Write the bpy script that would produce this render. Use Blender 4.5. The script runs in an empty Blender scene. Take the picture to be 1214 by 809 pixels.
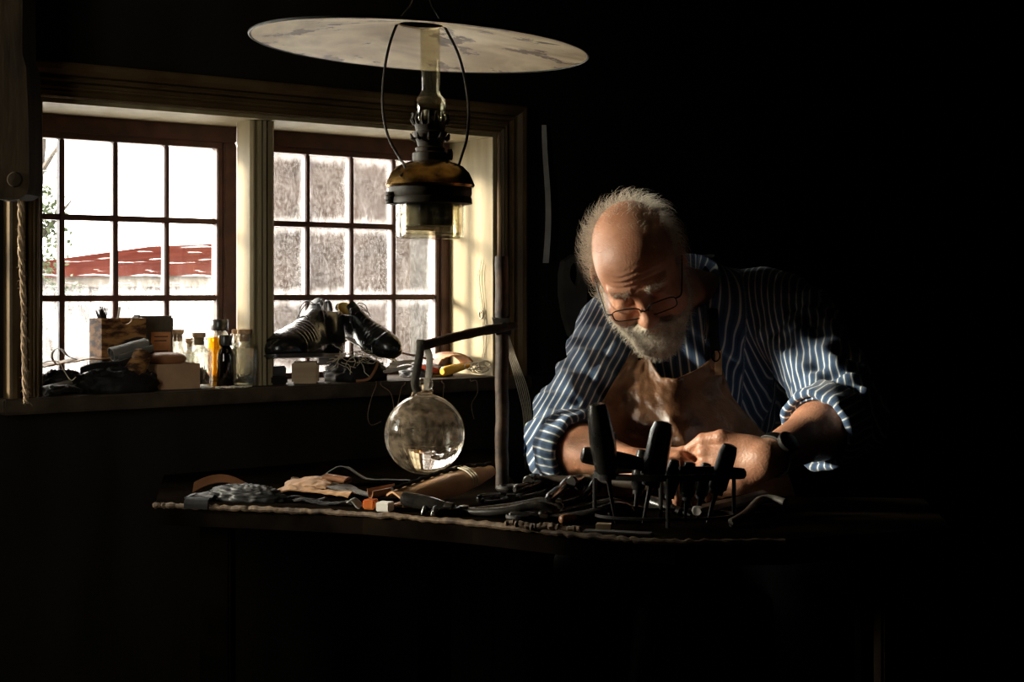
import bpy, bmesh, math, random
import numpy as np
from mathutils import Vector, Matrix, Euler, noise
from mathutils.bvhtree import BVHTree

V = Vector
PI = math.pi
sc = bpy.context.scene
COL = sc.collection
FPX = 1700.0          # focal length in pixels of the 1214 x 809 frame
CX, HY = 607.0, 343.0  # principal column, row of the horizon
EYE = 0.96            # camera height

def at(px, py, Y):
    return V(((px - CX) / FPX * Y, Y, EYE - (py - HY) / FPX * Y))

def onz(px, py, z):
    Y = (EYE - z) * FPX / (py - HY)
    return at(px, py, Y)

# ---- window wall frame: u along the wall (right and away), v outwards, z up
W0 = V((-0.4966, 2.75, 0.0))
DU = V((0.8, 0.6, 0.0))
DV = V((-0.6, 0.8, 0.0))
WALLM = Matrix(((0.8, -0.6, 0, W0.x), (0.6, 0.8, 0, W0.y), (0, 0, 1, 0), (0, 0, 0, 1)))
def wp(u, v, z):
    return W0 + DU * u + DV * v + V((0, 0, z))
def wpx(px, py, v):
    """point seen at px,py on the plane v of the window wall"""
    t = (px - CX) / FPX
    p = W0 + DV * v
    u = (t * p.y - p.x) / (0.8 - 0.6 * t)
    Y = p.y + 0.6 * u
    return wp(u, v, EYE - (py - HY) / FPX * Y)
SILL = EYE - 0.187
BENCH = EYE - 0.336

# ------------------------------------------------------------------ materials
def mat(name, c1, c2=None, rough=0.6, metal=0.0, scale=30.0, stretch=(1, 1, 1), bump=0.0, bscale=None,
        spec=0.5, contrast=(0.35, 0.65), coat=0.0, detail=6.0, sub=0.0, sheen=0.0, r2=None):
    m = bpy.data.materials.new(name); m.use_nodes = True
    nt = m.node_tree; N = nt.nodes; L = nt.links
    b = N['Principled BSDF']
    b.inputs['Base Color'].default_value = (*c1, 1)
    b.inputs['Roughness'].default_value = rough
    b.inputs['Metallic'].default_value = metal
    b.inputs['Specular IOR Level'].default_value = spec
    b.inputs['Coat Weight'].default_value = coat
    if sheen: b.inputs['Sheen Weight'].default_value = sheen
    if sub:
        b.inputs['Subsurface Weight'].default_value = sub
        b.inputs['Subsurface Radius'].default_value = (0.012, 0.004, 0.002)
        b.inputs['Subsurface Scale'].default_value = 0.6
    if c2 is not None or bump:
        tc = N.new('ShaderNodeTexCoord'); mp = N.new('ShaderNodeMapping')
        mp.inputs['Scale'].default_value = stretch
        L.new(tc.outputs['Object'], mp.inputs['Vector'])
    if c2 is not None:
        nz = N.new('ShaderNodeTexNoise'); nz.inputs['Scale'].default_value = scale
        nz.inputs['Detail'].default_value = detail
        L.new(mp.outputs['Vector'], nz.inputs['Vector'])
        cr = N.new('ShaderNodeValToRGB')
        cr.color_ramp.elements[0].position = contrast[0]; cr.color_ramp.elements[1].position = contrast[1]
        cr.color_ramp.elements[0].color = (*c1, 1); cr.color_ramp.elements[1].color = (*c2, 1)
        L.new(nz.outputs['Fac'], cr.inputs['Fac']); L.new(cr.outputs['Color'], b.inputs['Base Color'])
        if r2 is not None:
            mr = N.new('ShaderNodeMapRange')
            mr.inputs['From Min'].default_value = contrast[0]; mr.inputs['From Max'].default_value = contrast[1]
            mr.inputs['To Min'].default_value = rough; mr.inputs['To Max'].default_value = r2
            L.new(nz.outputs['Fac'], mr.inputs['Value']); L.new(mr.outputs['Result'], b.inputs['Roughness'])
    if bump:
        n2 = N.new('ShaderNodeTexNoise'); n2.inputs['Scale'].default_value = bscale or scale * 2
        n2.inputs['Detail'].default_value = 5
        L.new(mp.outputs['Vector'], n2.inputs['Vector'])
        bp = N.new('ShaderNodeBump'); bp.inputs['Strength'].default_value = bump; bp.inputs['Distance'].default_value = 0.002
        L.new(n2.outputs['Fac'], bp.inputs['Height']); L.new(bp.outputs['Normal'], b.inputs['Normal'])
    return m

def glassy(name, tint=(0.95, 0.97, 0.95), gloss=0.06, edge=0.55, rough=0.02, dirt=0.0, dirtcol=(0.6, 0.55, 0.45), dscale=60):
    """thin clear glass: passes light straight on, mirrors at a grazing angle, with some dirt film"""
    m = bpy.data.materials.new(name); m.use_nodes = True
    nt = m.node_tree; N = nt.nodes; L = nt.links; N.clear()
    out = N.new('ShaderNodeOutputMaterial')
    tr = N.new('ShaderNodeBsdfTransparent'); tr.inputs['Color'].default_value = (*tint, 1)
    gl = N.new('ShaderNodeBsdfGlossy'); gl.inputs['Roughness'].default_value = rough
    lw = N.new('ShaderNodeLayerWeight'); lw.inputs['Blend'].default_value = 0.35
    mr = N.new('ShaderNodeMapRange'); mr.inputs['To Min'].default_value = gloss; mr.inputs['To Max'].default_value = edge
    L.new(lw.outputs['Facing'], mr.inputs['Value'])
    mx = N.new('ShaderNodeMixShader')
    L.new(mr.outputs['Result'], mx.inputs['Fac']); L.new(tr.outputs[0], mx.inputs[1]); L.new(gl.outputs[0], mx.inputs[2])
    last = mx
    if dirt:
        tc = N.new('ShaderNodeTexCoord'); nz = N.new('ShaderNodeTexNoise')
        nz.inputs['Scale'].default_value = dscale; nz.inputs['Detail'].default_value = 8
        L.new(tc.outputs['Object'], nz.inputs['Vector'])
        m2 = N.new('ShaderNodeMapRange'); m2.inputs['From Min'].default_value = 0.42; m2.inputs['From Max'].default_value = 0.75
        m2.inputs['To Max'].default_value = dirt
        L.new(nz.outputs['Fac'], m2.inputs['Value'])
        df = N.new('ShaderNodeBsdfDiffuse'); df.inputs['Color'].default_value = (*dirtcol, 1)
        tl = N.new('ShaderNodeBsdfTranslucent'); tl.inputs['Color'].default_value = (*dirtcol, 1)
        ad = N.new('ShaderNodeMixShader'); L.new(df.outputs[0], ad.inputs[1]); L.new(tl.outputs[0], ad.inputs[2])
        mx2 = N.new('ShaderNodeMixShader')
        L.new(m2.outputs['Result'], mx2.inputs['Fac']); L.new(mx.outputs[0], mx2.inputs[1]); L.new(ad.outputs[0], mx2.inputs[2])
        last = mx2
    L.new(last.outputs[0], out.inputs['Surface'])
    return m

def pane_mat(name, base, edge, mottled, film=(0.8, 0.80, 0.80), scale=(60, 60, 18)):
    """old window pane with condensation: clear glass under a scattering film, thicker round the pane's edges.
    UV.x runs 0-1 across a pane, UV.y = row from the top + 0-1 downwards."""
    m = bpy.data.materials.new(name); m.use_nodes = True
    nt = m.node_tree; N = nt.nodes; L = nt.links; N.clear()
    def math_(op, a, b=None, clamp=False):
        n = N.new('ShaderNodeMath'); n.operation = op; n.use_clamp = clamp
        for i, s in enumerate((a, b)):
            if s is None: continue
            if isinstance(s, (int, float)): n.inputs[i].default_value = s
            else: L.new(s, n.inputs[i])
        return n.outputs[0]
    out = N.new('ShaderNodeOutputMaterial')
    uv = N.new('ShaderNodeUVMap'); uv.uv_map = 'UVMap'
    sp = N.new('ShaderNodeSeparateXYZ'); L.new(uv.outputs[0], sp.inputs[0])
    fy = math_('FRACT', sp.outputs['Y'])
    ex = math_('ABSOLUTE', math_('SUBTRACT', sp.outputs['X'], 0.5))
    ey = math_('ABSOLUTE', math_('SUBTRACT', fy, 0.5))
    tc = N.new('ShaderNodeTexCoord')
    mp = N.new('ShaderNodeMapping'); mp.inputs['Scale'].default_value = scale
    L.new(tc.outputs['Object'], mp.inputs['Vector'])
    nz = N.new('ShaderNodeTexNoise'); nz.inputs['Scale'].default_value = 1.0; nz.inputs['Detail'].default_value = 8; nz.inputs['Roughness'].default_value = 0.7
    L.new(mp.outputs[0], nz.inputs['Vector'])
    mp2 = N.new('ShaderNodeMapping'); mp2.inputs['Scale'].default_value = (210, 210, 130)
    L.new(tc.outputs['Object'], mp2.inputs['Vector'])
    n2 = N.new('ShaderNodeTexNoise'); n2.inputs['Scale'].default_value = 1.0; n2.inputs['Detail'].default_value = 3
    L.new(mp2.outputs[0], n2.inputs['Vector'])
    e = math_('MAXIMUM', ex, math_('MULTIPLY', ey, 0.98))
    e = math_('ADD', e, math_('MULTIPLY', math_('SUBTRACT', nz.outputs['Fac'], 0.5), 0.22))
    em = N.new('ShaderNodeMapRange'); em.interpolation_type = 'SMOOTHSTEP'
    em.inputs['From Min'].default_value = 0.33; em.inputs['From Max'].default_value = 0.5
    em.inputs['To Max'].default_value = edge
    L.new(e, em.inputs['Value'])
    mot = math_('MULTIPLY', math_('SUBTRACT', nz.outputs['Fac'], 0.45), mottled)
    spk = math_('MULTIPLY', math_('SUBTRACT', n2.outputs['Fac'], 0.5), mottled * 1.8)
    f = math_('ADD', math_('ADD', em.outputs[0], mot), math_('ADD', spk, 0.0))
    if isinstance(base, (int, float)):
        f = math_('ADD', f, base, True)
    else:  # film grows with the row: base = list of (uv_y, amount)
        mr = N.new('ShaderNodeValToRGB')
        els = mr.color_ramp.elements
        for i, (p, a) in enumerate(base):
            el = els[i] if i < 2 else els.new(p)
            el.position = p; el.color = (a, a, a, 1)
        L.new(math_('DIVIDE', sp.outputs['Y'], 3.0), mr.inputs['Fac'])
        g = N.new('ShaderNodeMapRange'); g.inputs['From Min'].default_value = 0.2; g.inputs['From Max'].default_value = 0.6
        L.new(nz.outputs['Fac'], g.inputs['Value'])
        b_ = math_('MULTIPLY', mr.outputs['Color'], g.outputs[0])
        f = math_('MULTIPLY', f, math_('MINIMUM', math_('MULTIPLY', mr.outputs['Color'], 3.0), 1.0))
        f = math_('ADD', f, b_)
        mu = N.new('ShaderNodeMapping'); mu.inputs['Rotation'].default_value = (0, 0, math.radians(28)); mu.inputs['Scale'].default_value = (1.3, 34, 1)
        L.new(uv.outputs[0], mu.inputs['Vector'])
        ns = N.new('ShaderNodeTexNoise'); ns.inputs['Scale'].default_value = 1.0; ns.inputs['Detail'].default_value = 2; ns.inputs['Distortion'].default_value = 0.5
        L.new(mu.outputs[0], ns.inputs['Vector'])
        sm = N.new('ShaderNodeMapRange'); sm.inputs['From Min'].default_value = 0.63; sm.inputs['From Max'].default_value = 0.67; sm.inputs['To Max'].default_value = 0.35
        L.new(ns.outputs['Fac'], sm.inputs['Value'])
        f = math_('ADD', f, sm.outputs[0], True)
    tr = N.new('ShaderNodeBsdfTransparent'); tr.inputs['Color'].default_value = (0.96, 0.97, 0.96, 1)
    gl = N.new('ShaderNodeBsdfGlossy'); gl.inputs['Roughness'].default_value = 0.05
    m1 = N.new('ShaderNodeMixShader'); m1.inputs['Fac'].default_value = 0.05
    L.new(tr.outputs[0], m1.inputs[1]); L.new(gl.outputs[0], m1.inputs[2])
    tl = N.new('ShaderNodeBsdfTranslucent'); tl.inputs['Color'].default_value = (*film, 1)
    m2 = N.new('ShaderNodeMixShader')
    L.new(f, m2.inputs['Fac']); L.new(m1.outputs[0], m2.inputs[1]); L.new(tl.outputs[0], m2.inputs[2])
    L.new(m2.outputs[0], out.inputs['Surface'])
    return m

# ------------------------------------------------------------------ mesh building
class MB:
    def __init__(s, M=None):
        s.bm = bmesh.new(); s.M = M or Matrix.Identity(4)
    def v(s, p): return s.bm.verts.new(s.M @ V(p))
    def f(s, vs, smooth=True):
        try:
            f = s.bm.faces.new(vs); f.smooth = smooth; return f
        except ValueError:
            return None
    def box(s, lo, hi, M=None, bevel=0.0, taper=None):
        T = M or Matrix.Identity(4)
        b2 = bmesh.new()
        vs = []
        for x in (0, 1):
            for y in (0, 1):
                for z in (0, 1):
                    p = V((hi[0] if x else lo[0], hi[1] if y else lo[1], hi[2] if z else lo[2]))
                    if taper and z:
                        cx_, cy_ = (lo[0] + hi[0]) / 2, (lo[1] + hi[1]) / 2
                        p.x = cx_ + (p.x - cx_) * taper; p.y = cy_ + (p.y - cy_) * taper
                    vs.append(b2.verts.new(p))
        for q in ((0, 1, 3, 2), (4, 6, 7, 5), (0, 4, 5, 1), (2, 3, 7, 6), (0, 2, 6, 4), (1, 5, 7, 3)):
            b2.faces.new([vs[i] for i in q])
        if bevel:
            bmesh.ops.bevel(b2, geom=b2.edges[:], offset=bevel, segments=2, affect='EDGES')
        mp = {}
        for w in b2.verts: mp[w] = s.v(T @ w.co)
        for fc in b2.faces: s.f([mp[w] for w in fc.verts], False)
        b2.free()
    def ring(s, c, ax, r, n, ref=None, ry=None):
        ax = ax.normalized()
        if ref is None: ref = V((0, 0, 1)) if abs(ax.z) < 0.9 else V((1, 0, 0))
        e1 = (ref - ax * ref.dot(ax)).normalized(); e2 = ax.cross(e1)
        ry = r if ry is None else ry
        return [s.v(c + e1 * (r * math.cos(2 * PI * i / n)) + e2 * (ry * math.sin(2 * PI * i / n))) for i in range(n)]
    def loft(s, rings, cap=True, smooth=True, closed=False):
        n = len(rings[0])
        R = rings + ([rings[0]] if closed else [])
        for a, b in zip(R, R[1:]):
            for i in range(n):
                s.f((a[i], a[(i + 1) % n], b[(i + 1) % n], b[i]), smooth)
        if cap and not closed:
            s.f(list(reversed(rings[0])), smooth); s.f(rings[-1], smooth)
    def cyl(s, p0, p1, r0, r1=None, n=16, smooth=True):
        p0, p1 = V(p0), V(p1); ax = p1 - p0
        s.loft([s.ring(p0, ax, r0, n), s.ring(p1, ax, r0 if r1 is None else r1, n)], True, smooth)
    def tube(s, pts, rad, n=8, closed=False, ry=None, ref=None):
        pts = [V(p) for p in pts]; m = len(pts)
        rad = rad if isinstance(rad, (list, tuple)) else [rad] * m
        rings = []; e = None
        for i, p in enumerate(pts):
            a = pts[(i + 1) % m] if (closed or i < m - 1) else p
            b = pts[i - 1] if (closed or i > 0) else p
            ax = (a - b)
            if ax.length < 1e-9: ax = V((0, 0, 1))
            ax.normalize()
            if e is None:
                e = V(ref) if ref is not None else (V((0, 0, 1)) if abs(ax.z) < 0.9 else V((1, 0, 0)))
            e = e - ax * e.dot(ax)
            if e.length < 1e-6: e = ax.orthogonal()
            e.normalize()
            rings.append(s.ring(p, ax, rad[i], n, e, None if ry is None else (ry[i] if isinstance(ry, (list, tuple)) else ry)))
        s.loft(rings, True, True, closed)
    def lathe(s, prof, n=32, M=None, cap=True, closed=False):
        """prof: list of (r, z)"""
        T = M or Matrix.Identity(4)
        rings = []
        for r, z in prof:
            r = max(r, 1e-5)
            rings.append([s.v(T @ V((r * math.cos(2 * PI * i / n), r * math.sin(2 * PI * i / n), z))) for i in range(n)])
        s.loft(rings, cap, True, closed)
    def prism(s, poly, h0, h1, M=None, smooth=False):
        T = M or Matrix.Identity(4)
        a = [s.v(T @ V((p[0], p[1], h0))) for p in poly]; b = [s.v(T @ V((p[0], p[1], h1))) for p in poly]
        n = len(poly)
        for i in range(n): s.f((a[i], a[(i + 1) % n], b[(i + 1) % n], b[i]), smooth)
        s.f(list(reversed(a)), False); s.f(b, False)
    def sheet(s, fn, nu, nv, th=0.0, nrm=None):
        """fn(i/nu, j/nv) -> point; th: thickness"""
        P = [[V(fn(i / nu, j / nv)) for j in range(nv + 1)] for i in range(nu + 1)]
        top = [[s.v(p) for p in r] for r in P]
        for i in range(nu):
            for j in range(nv):
                s.f((top[i][j], top[i + 1][j], top[i + 1][j + 1], top[i][j + 1]))
        if th:
            def nr(i, j):
                a = P[min(i + 1, nu)][j] - P[max(i - 1, 0)][j]; b = P[i][min(j + 1, nv)] - P[i][max(j - 1, 0)]
                c = a.cross(b); return c.normalized() if c.length > 1e-12 else V((0, 0, 1))
            bot = [[s.v(P[i][j] - nr(i, j) * th) for j in range(nv + 1)] for i in range(nu + 1)]
            for i in range(nu):
                for j in range(nv):
                    s.f((bot[i][j], bot[i][j + 1], bot[i + 1][j + 1], bot[i + 1][j]))
            for i in range(nu):
                s.f((top[i][0], bot[i][0], bot[i + 1][0], top[i + 1][0])); s.f((top[i][nv], top[i + 1][nv], bot[i + 1][nv], bot[i][nv]))
            for j in range(nv):
                s.f((top[0][j], top[0][j + 1], bot[0][j + 1], bot[0][j])); s.f((top[nu][j], bot[nu][j], bot[nu][j + 1], top[nu][j + 1]))
    def build(s, name, m, parent=None, smooth_angle=40, normals=True):
        bm = s.bm
        if normals: bmesh.ops.recalc_face_normals(bm, faces=bm.faces)
        org = None
        if parent is not None:
            org = root_of(parent)['_o'] if False else V(ORIG[root_of(parent).name])
        else:
            xs = [v.co for v in bm.verts]
            lo = V((min(p.x for p in xs), min(p.y for p in xs), min(p.z for p in xs))); hi = V((max(p.x for p in xs), max(p.y for p in xs), max(p.z for p in xs)))
            org = V(((lo.x + hi.x) / 2, (lo.y + hi.y) / 2, lo.z))
        for v_ in bm.verts: v_.co -= org
        me = bpy.data.meshes.new(name); bm.to_mesh(me); bm.free()
        o = bpy.data.objects.new(name, me); COL.objects.link(o)
        me.materials.append(m)
        if parent is not None: o.parent = parent
        else:
            o.location = org; ORIG[o.name] = tuple(org)
        if smooth_angle:
            try: me.set_sharp_from_angle(angle=math.radians(smooth_angle))
            except Exception: pass
        return o

ORIG = {}
def root_of(o):
    while o.parent is not None: o = o.parent
    return o
def thing(name, label, cat, loc, group=None):
    o = bpy.data.objects.new(name, None); COL.objects.link(o); o.location = V(loc); o.empty_display_size = 0.05
    ORIG[o.name] = tuple(loc)
    return tag(o, label, cat, group)
def tag(o, label=None, cat=None, group=None, kind=None):
    if label: o['label'] = label
    if cat: o['category'] = cat
    if group: o['group'] = group
    if kind: o['kind'] = kind
    return o
def struct(o, label=None, cat=None):
    o['kind'] = 'structure'
    if label: o['label'] = label
    if cat: o['category'] = cat
    return o
def np_mesh(name, verts, quads, m, parent=None, attrs=None):
    org = np.array(ORIG[root_of(parent).name]) if parent is not None else np.zeros(3)
    me = bpy.data.meshes.new(name)
    vv = np.asarray(verts, dtype=np.float64) - org
    q = np.asarray(quads, dtype=np.int32)
    me.vertices.add(len(vv)); me.vertices.foreach_set('co', vv.astype(np.float32).ravel())
    k = q.shape[1]
    me.loops.add(q.size); me.loops.foreach_set('vertex_index', q.ravel())
    me.polygons.add(len(q)); me.polygons.foreach_set('loop_start', np.arange(0, q.size, k, dtype=np.int32))
    me.update(calc_edges=True); me.validate()
    me.polygons.foreach_set('use_smooth', np.ones(len(me.polygons), dtype=bool))
    if attrs:
        for nme, arr in attrs.items():
            a = me.attributes.new(nme, 'FLOAT', 'POINT'); a.data.foreach_set('value', np.asarray(arr, dtype=np.float32))
    o = bpy.data.objects.new(name, me); COL.objects.link(o); me.materials.append(m)
    if parent is not None: o.parent = parent
    return o

# ------------------------------------------------------------------ signed distance sculpting
class Field:
    def __init__(s, xs, ys, zs):
        s.xs, s.ys, s.zs = (np.asarray(a, dtype=np.float32) for a in (xs, ys, zs))
        s.F = np.full((len(xs), len(ys), len(zs)), 0.5, dtype=np.float32)
    def sl(s, lo, hi):
        r = []
        for a, l, h in zip((s.xs, s.ys, s.zs), lo, hi):
            r.append(slice(int(np.searchsorted(a, l)), int(np.searchsorted(a, h))))
        return tuple(r)
    def pts(s, sl):
        return (s.xs[sl[0]][:, None, None], s.ys[sl[1]][None, :, None], s.zs[sl[2]][None, None, :])
    def op(s, prim, k=0.0, mode='add', pad=0.03):
        fn, lo, hi = prim
        p = pad + k
        sl = s.sl([a - p for a in lo], [a + p for a in hi])
        if any(a.stop <= a.start for a in sl): return
        d = fn(*s.pts(sl)); f = s.F[sl]
        if mode == 'add':
            if k > 0:
                h = np.clip(0.5 + 0.5 * (d - f) / k, 0, 1); s.F[sl] = d + (f - d) * h - k * h * (1 - h)
            else: s.F[sl] = np.minimum(f, d)
        elif mode == 'sub':
            d = -d
            if k > 0:
                h = np.clip(0.5 - 0.5 * (d - f) / k, 0, 1); s.F[sl] = d + (f - d) * h + k * h * (1 - h)
            else: s.F[sl] = np.maximum(f, d)
        elif mode == 'disp':
            s.F[sl] = f + d
    def mesh(s):
        F = s.F; S = F < 0
        nx, ny, nz = F.shape
        c = np.zeros((nx - 1, ny - 1, nz - 1), dtype=np.int8)
        for i in (0, 1):
            for j in (0, 1):
                for k in (0, 1):
                    c += S[i:nx - 1 + i, j:ny - 1 + j, k:nz - 1 + k]
        act = np.argwhere((c > 0) & (c < 8))
        idx = np.full(c.shape, -1, dtype=np.int32); idx[act[:, 0], act[:, 1], act[:, 2]] = np.arange(len(act))
        corner = {}
        for i in (0, 1):
            for j in (0, 1):
                for k in (0, 1):
                    corner[i, j, k] = F[act[:, 0] + i, act[:, 1] + j, act[:, 2] + k]
        acc = np.zeros((len(act), 3)); cnt = np.zeros(len(act))
        for ax in range(3):
            for a in (0, 1):
                for b in (0, 1):
                    o = [(ax + 1) % 3, (ax + 2) % 3]
                    p0 = [0, 0, 0]; p0[o[0]] = a; p0[o[1]] = b
                    p1 = list(p0); p1[ax] = 1
                    f0, f1 = corner[tuple(p0)], corner[tuple(p1)]
                    m = (f0 < 0) != (f1 < 0)
                    t = np.where(m, f0 / np.where(m, f0 - f1, 1), 0)
                    w = np.zeros((len(act), 3)); w[:, o[0]] = a; w[:, o[1]] = b; w[:, ax] = t
                    acc += w * m[:, None]; cnt += m
        loc = acc / cnt[:, None]
        P = np.empty_like(loc)
        for d, A in enumerate((s.xs, s.ys, s.zs)):
            i0 = act[:, d]; P[:, d] = A[i0] + loc[:, d] * (A[i0 + 1] - A[i0])
        quads = []
        for ax in range(3):
            sl0 = [slice(None)] * 3; sl1 = [slice(None)] * 3
            sl0[ax] = slice(0, -1); sl1[ax] = slice(1, None)
            a, b = S[tuple(sl0)], S[tuple(sl1)]
            e = np.argwhere(a != b)
            o1, o2 = (ax + 1) % 3, (ax + 2) % 3
            ok = (e[:, o1] > 0) & (e[:, o2] > 0) & (e[:, o1] < F.shape[o1] - 1) & (e[:, o2] < F.shape[o2] - 1)
            e = e[ok]; ins = a[e[:, 0], e[:, 1], e[:, 2]]
            q = []
            for da, db in ((-1, -1), (0, -1), (0, 0), (-1, 0)):
                g = e.copy(); g[:, o1] += da; g[:, o2] += db
                q.append(idx[g[:, 0], g[:, 1], g[:, 2]])
            q = np.stack(q, 1); q[~ins] = q[~ins][:, ::-1]
            quads.append(q)
        return P, np.concatenate(quads)

def _bb(pts, r):
    a = np.array(pts); return a.min(0) - r, a.max(0) + r
def cone(a, b, r1, r2):
    a = np.array(a, dtype=np.float32); b = np.array(b, dtype=np.float32); ba = b - a; L2 = float((ba * ba).sum()) or 1e-9
    def fn(X, Y, Z):
        x, y, z = X - a[0], Y - a[1], Z - a[2]
        t = np.clip((x * ba[0] + y * ba[1] + z * ba[2]) / L2, 0, 1)
        return np.sqrt((x - t * ba[0]) ** 2 + (y - t * ba[1]) ** 2 + (z - t * ba[2]) ** 2) - (r1 + (r2 - r1) * t)
    lo, hi = _bb([a, b], max(r1, r2)); return fn, lo, hi
def ball(c, r): return cone(c, c, r, r)
def ell(c, r, R=None):
    c = np.array(c, dtype=np.float32); r = np.array(r, dtype=np.float32)
    Rt = np.eye(3, dtype=np.float32) if R is None else np.array(R, dtype=np.float32)  # columns = local axes
    def fn(X, Y, Z):
        x, y, z = X - c[0], Y - c[1], Z - c[2]
        l = [Rt[0, i] * x + Rt[1, i] * y + Rt[2, i] * z for i in range(3)]
        k0 = np.sqrt(sum((q / s) ** 2 for q, s in zip(l, r))); k1 = np.sqrt(sum((q / (s * s)) ** 2 for q, s in zip(l, r)))
        return k0 * (k0 - 1) / np.maximum(k1, 1e-6)
    m = float(r.max()); return fn, c - m, c + m
def lin(a, b, st): return np.arange(a, b, st)
# ================================================================== SETTING
M = {}
SUN_E = 1.6
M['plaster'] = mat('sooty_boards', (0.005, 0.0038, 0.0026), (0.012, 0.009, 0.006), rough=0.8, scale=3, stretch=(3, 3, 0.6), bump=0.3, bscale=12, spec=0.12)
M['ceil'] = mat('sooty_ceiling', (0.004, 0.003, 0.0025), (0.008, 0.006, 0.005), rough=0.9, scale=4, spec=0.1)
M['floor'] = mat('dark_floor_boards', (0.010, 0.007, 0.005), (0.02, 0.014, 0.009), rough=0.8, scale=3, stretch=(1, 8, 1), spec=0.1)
M['cream'] = mat('old_cream_paint', (0.16, 0.122, 0.060), (0.25, 0.20, 0.11), rough=0.6, spec=0.2, scale=5, stretch=(6, 6, 0.7), bump=0.12, bscale=9, contrast=(0.3, 0.7))
M['casing'] = mat('brown_cream_paint', (0.045, 0.026, 0.010), (0.12, 0.075, 0.032), rough=0.45, spec=0.12, scale=6, stretch=(1, 1, 1), bump=0.1, bscale=40)
M['sashpaint'] = mat('dark_red_brown_sash_paint', (0.045, 0.017, 0.012), (0.085, 0.03, 0.02), rough=0.5, scale=30, bump=0.15)
M['sill'] = mat('worn_dark_sill', (0.03, 0.02, 0.012), (0.06, 0.042, 0.026), rough=0.7, spec=0.15, scale=8, stretch=(3, 3, 3), bump=0.3)
M['ground'] = mat('pale_gravel', (0.72, 0.72, 0.70), (0.85, 0.85, 0.83), rough=0.9, scale=3)
M['redwall'] = mat('dark_red_boards', (0.085, 0.022, 0.016), (0.13, 0.04, 0.026), rough=0.8, scale=2, stretch=(4, 4, 0.6), bump=0.2, spec=0.2)
M['brick'] = mat('brown_boards', (0.014, 0.0105, 0.009), (0.024, 0.0175, 0.0145), rough=0.9, scale=2.5, stretch=(1, 1, 3), spec=0.0)
M['rooftile'] = mat('red_roof_tiles', (0.022, 0.0055, 0.0040), (0.034, 0.009, 0.0065), rough=0.9, scale=4, spec=0.0)
M['trimgrey'] = mat('weathered_grey_boards', (0.035, 0.03, 0.024), (0.055, 0.048, 0.04), rough=0.9, scale=4, spec=0.0)
M['bark'] = mat('bark', (0.03, 0.025, 0.02), (0.06, 0.05, 0.04), rough=0.95, scale=20)
M['leaf'] = mat('green_leaves', (0.018, 0.032, 0.012), (0.045, 0.06, 0.016), rough=0.7, scale=2)

def wbox(b, u0, u1, v0, v1, z0, z1, bevel=0.0):
    b.box((u0, v0, z0), (u1, v1, z1), WALLM, bevel)

UO0, UO1, ZT = -0.413, 0.577, EYE + 0.336      # main opening
C0, C1 = -1.60, -0.50                           # added unseen window further left on the same wall, lights the man
ZB = SILL - 0.03
ROOM = (-1.72, 2.9, -4.3)
L0, L1 = -2.25, -1.25   # opening for the added fill window in the left wall, beside the camera
LZ0, LZ1 = 0.75, 1.75
HC = 2.12
b = MB()
CZ0, CZ1 = 0.79, 1.66
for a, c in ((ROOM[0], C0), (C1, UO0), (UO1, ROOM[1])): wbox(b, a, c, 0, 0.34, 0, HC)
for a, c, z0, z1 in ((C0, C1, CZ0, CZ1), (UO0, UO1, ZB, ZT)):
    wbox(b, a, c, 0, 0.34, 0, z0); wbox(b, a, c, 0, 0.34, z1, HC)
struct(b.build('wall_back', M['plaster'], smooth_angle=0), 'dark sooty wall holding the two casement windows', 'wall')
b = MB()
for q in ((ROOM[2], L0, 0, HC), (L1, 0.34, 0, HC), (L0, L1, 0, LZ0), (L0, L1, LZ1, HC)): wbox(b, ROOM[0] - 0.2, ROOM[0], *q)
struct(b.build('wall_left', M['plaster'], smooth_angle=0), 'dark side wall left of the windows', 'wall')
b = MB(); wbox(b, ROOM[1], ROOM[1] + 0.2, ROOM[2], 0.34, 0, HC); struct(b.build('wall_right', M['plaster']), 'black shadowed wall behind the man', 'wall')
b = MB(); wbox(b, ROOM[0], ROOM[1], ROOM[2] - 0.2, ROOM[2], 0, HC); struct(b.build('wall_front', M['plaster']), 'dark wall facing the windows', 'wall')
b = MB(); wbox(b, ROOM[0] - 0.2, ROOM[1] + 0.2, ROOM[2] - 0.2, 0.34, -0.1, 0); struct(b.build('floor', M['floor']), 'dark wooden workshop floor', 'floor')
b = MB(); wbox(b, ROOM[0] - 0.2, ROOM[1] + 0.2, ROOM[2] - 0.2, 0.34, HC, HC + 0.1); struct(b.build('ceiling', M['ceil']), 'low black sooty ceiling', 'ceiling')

# reveal lining (cream), sill board, casing mouldings
PROF = [(0.0, 0.0), (0.0, 0.010), (0.003, 0.013), (0.006, 0.010), (0.008, 0.013), (0.011, 0.016), (0.014, 0.013), (0.016, 0.0165), (0.019, 0.0175),
        (0.021, 0.008), (0.027, 0.008), (0.029, 0.022), (0.032, 0.024), (0.034, 0.012), (0.038, 0.012), (0.0395, 0.026), (0.047, 0.034), (0.056, 0.036), (0.060, 0.034), (0.060, 0.0)]
def casing_run(b, side, u0, u1, zb, zt):
    rings = []
    for e in (0, 1):
        r = []
        for w, h in PROF:
            if side == 'top': u = (u0 - w) if e == 0 else (u1 + w); z = zt + w
            elif side == 'right': u = u1 + w; z = zb if e == 0 else zt + w
            else: u = u0 - w; z = zb if e == 0 else zt + w
            r.append(b.v(wp(u, -h, z)))
        rings.append(r)
    b.loft(rings, True, False)
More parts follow.
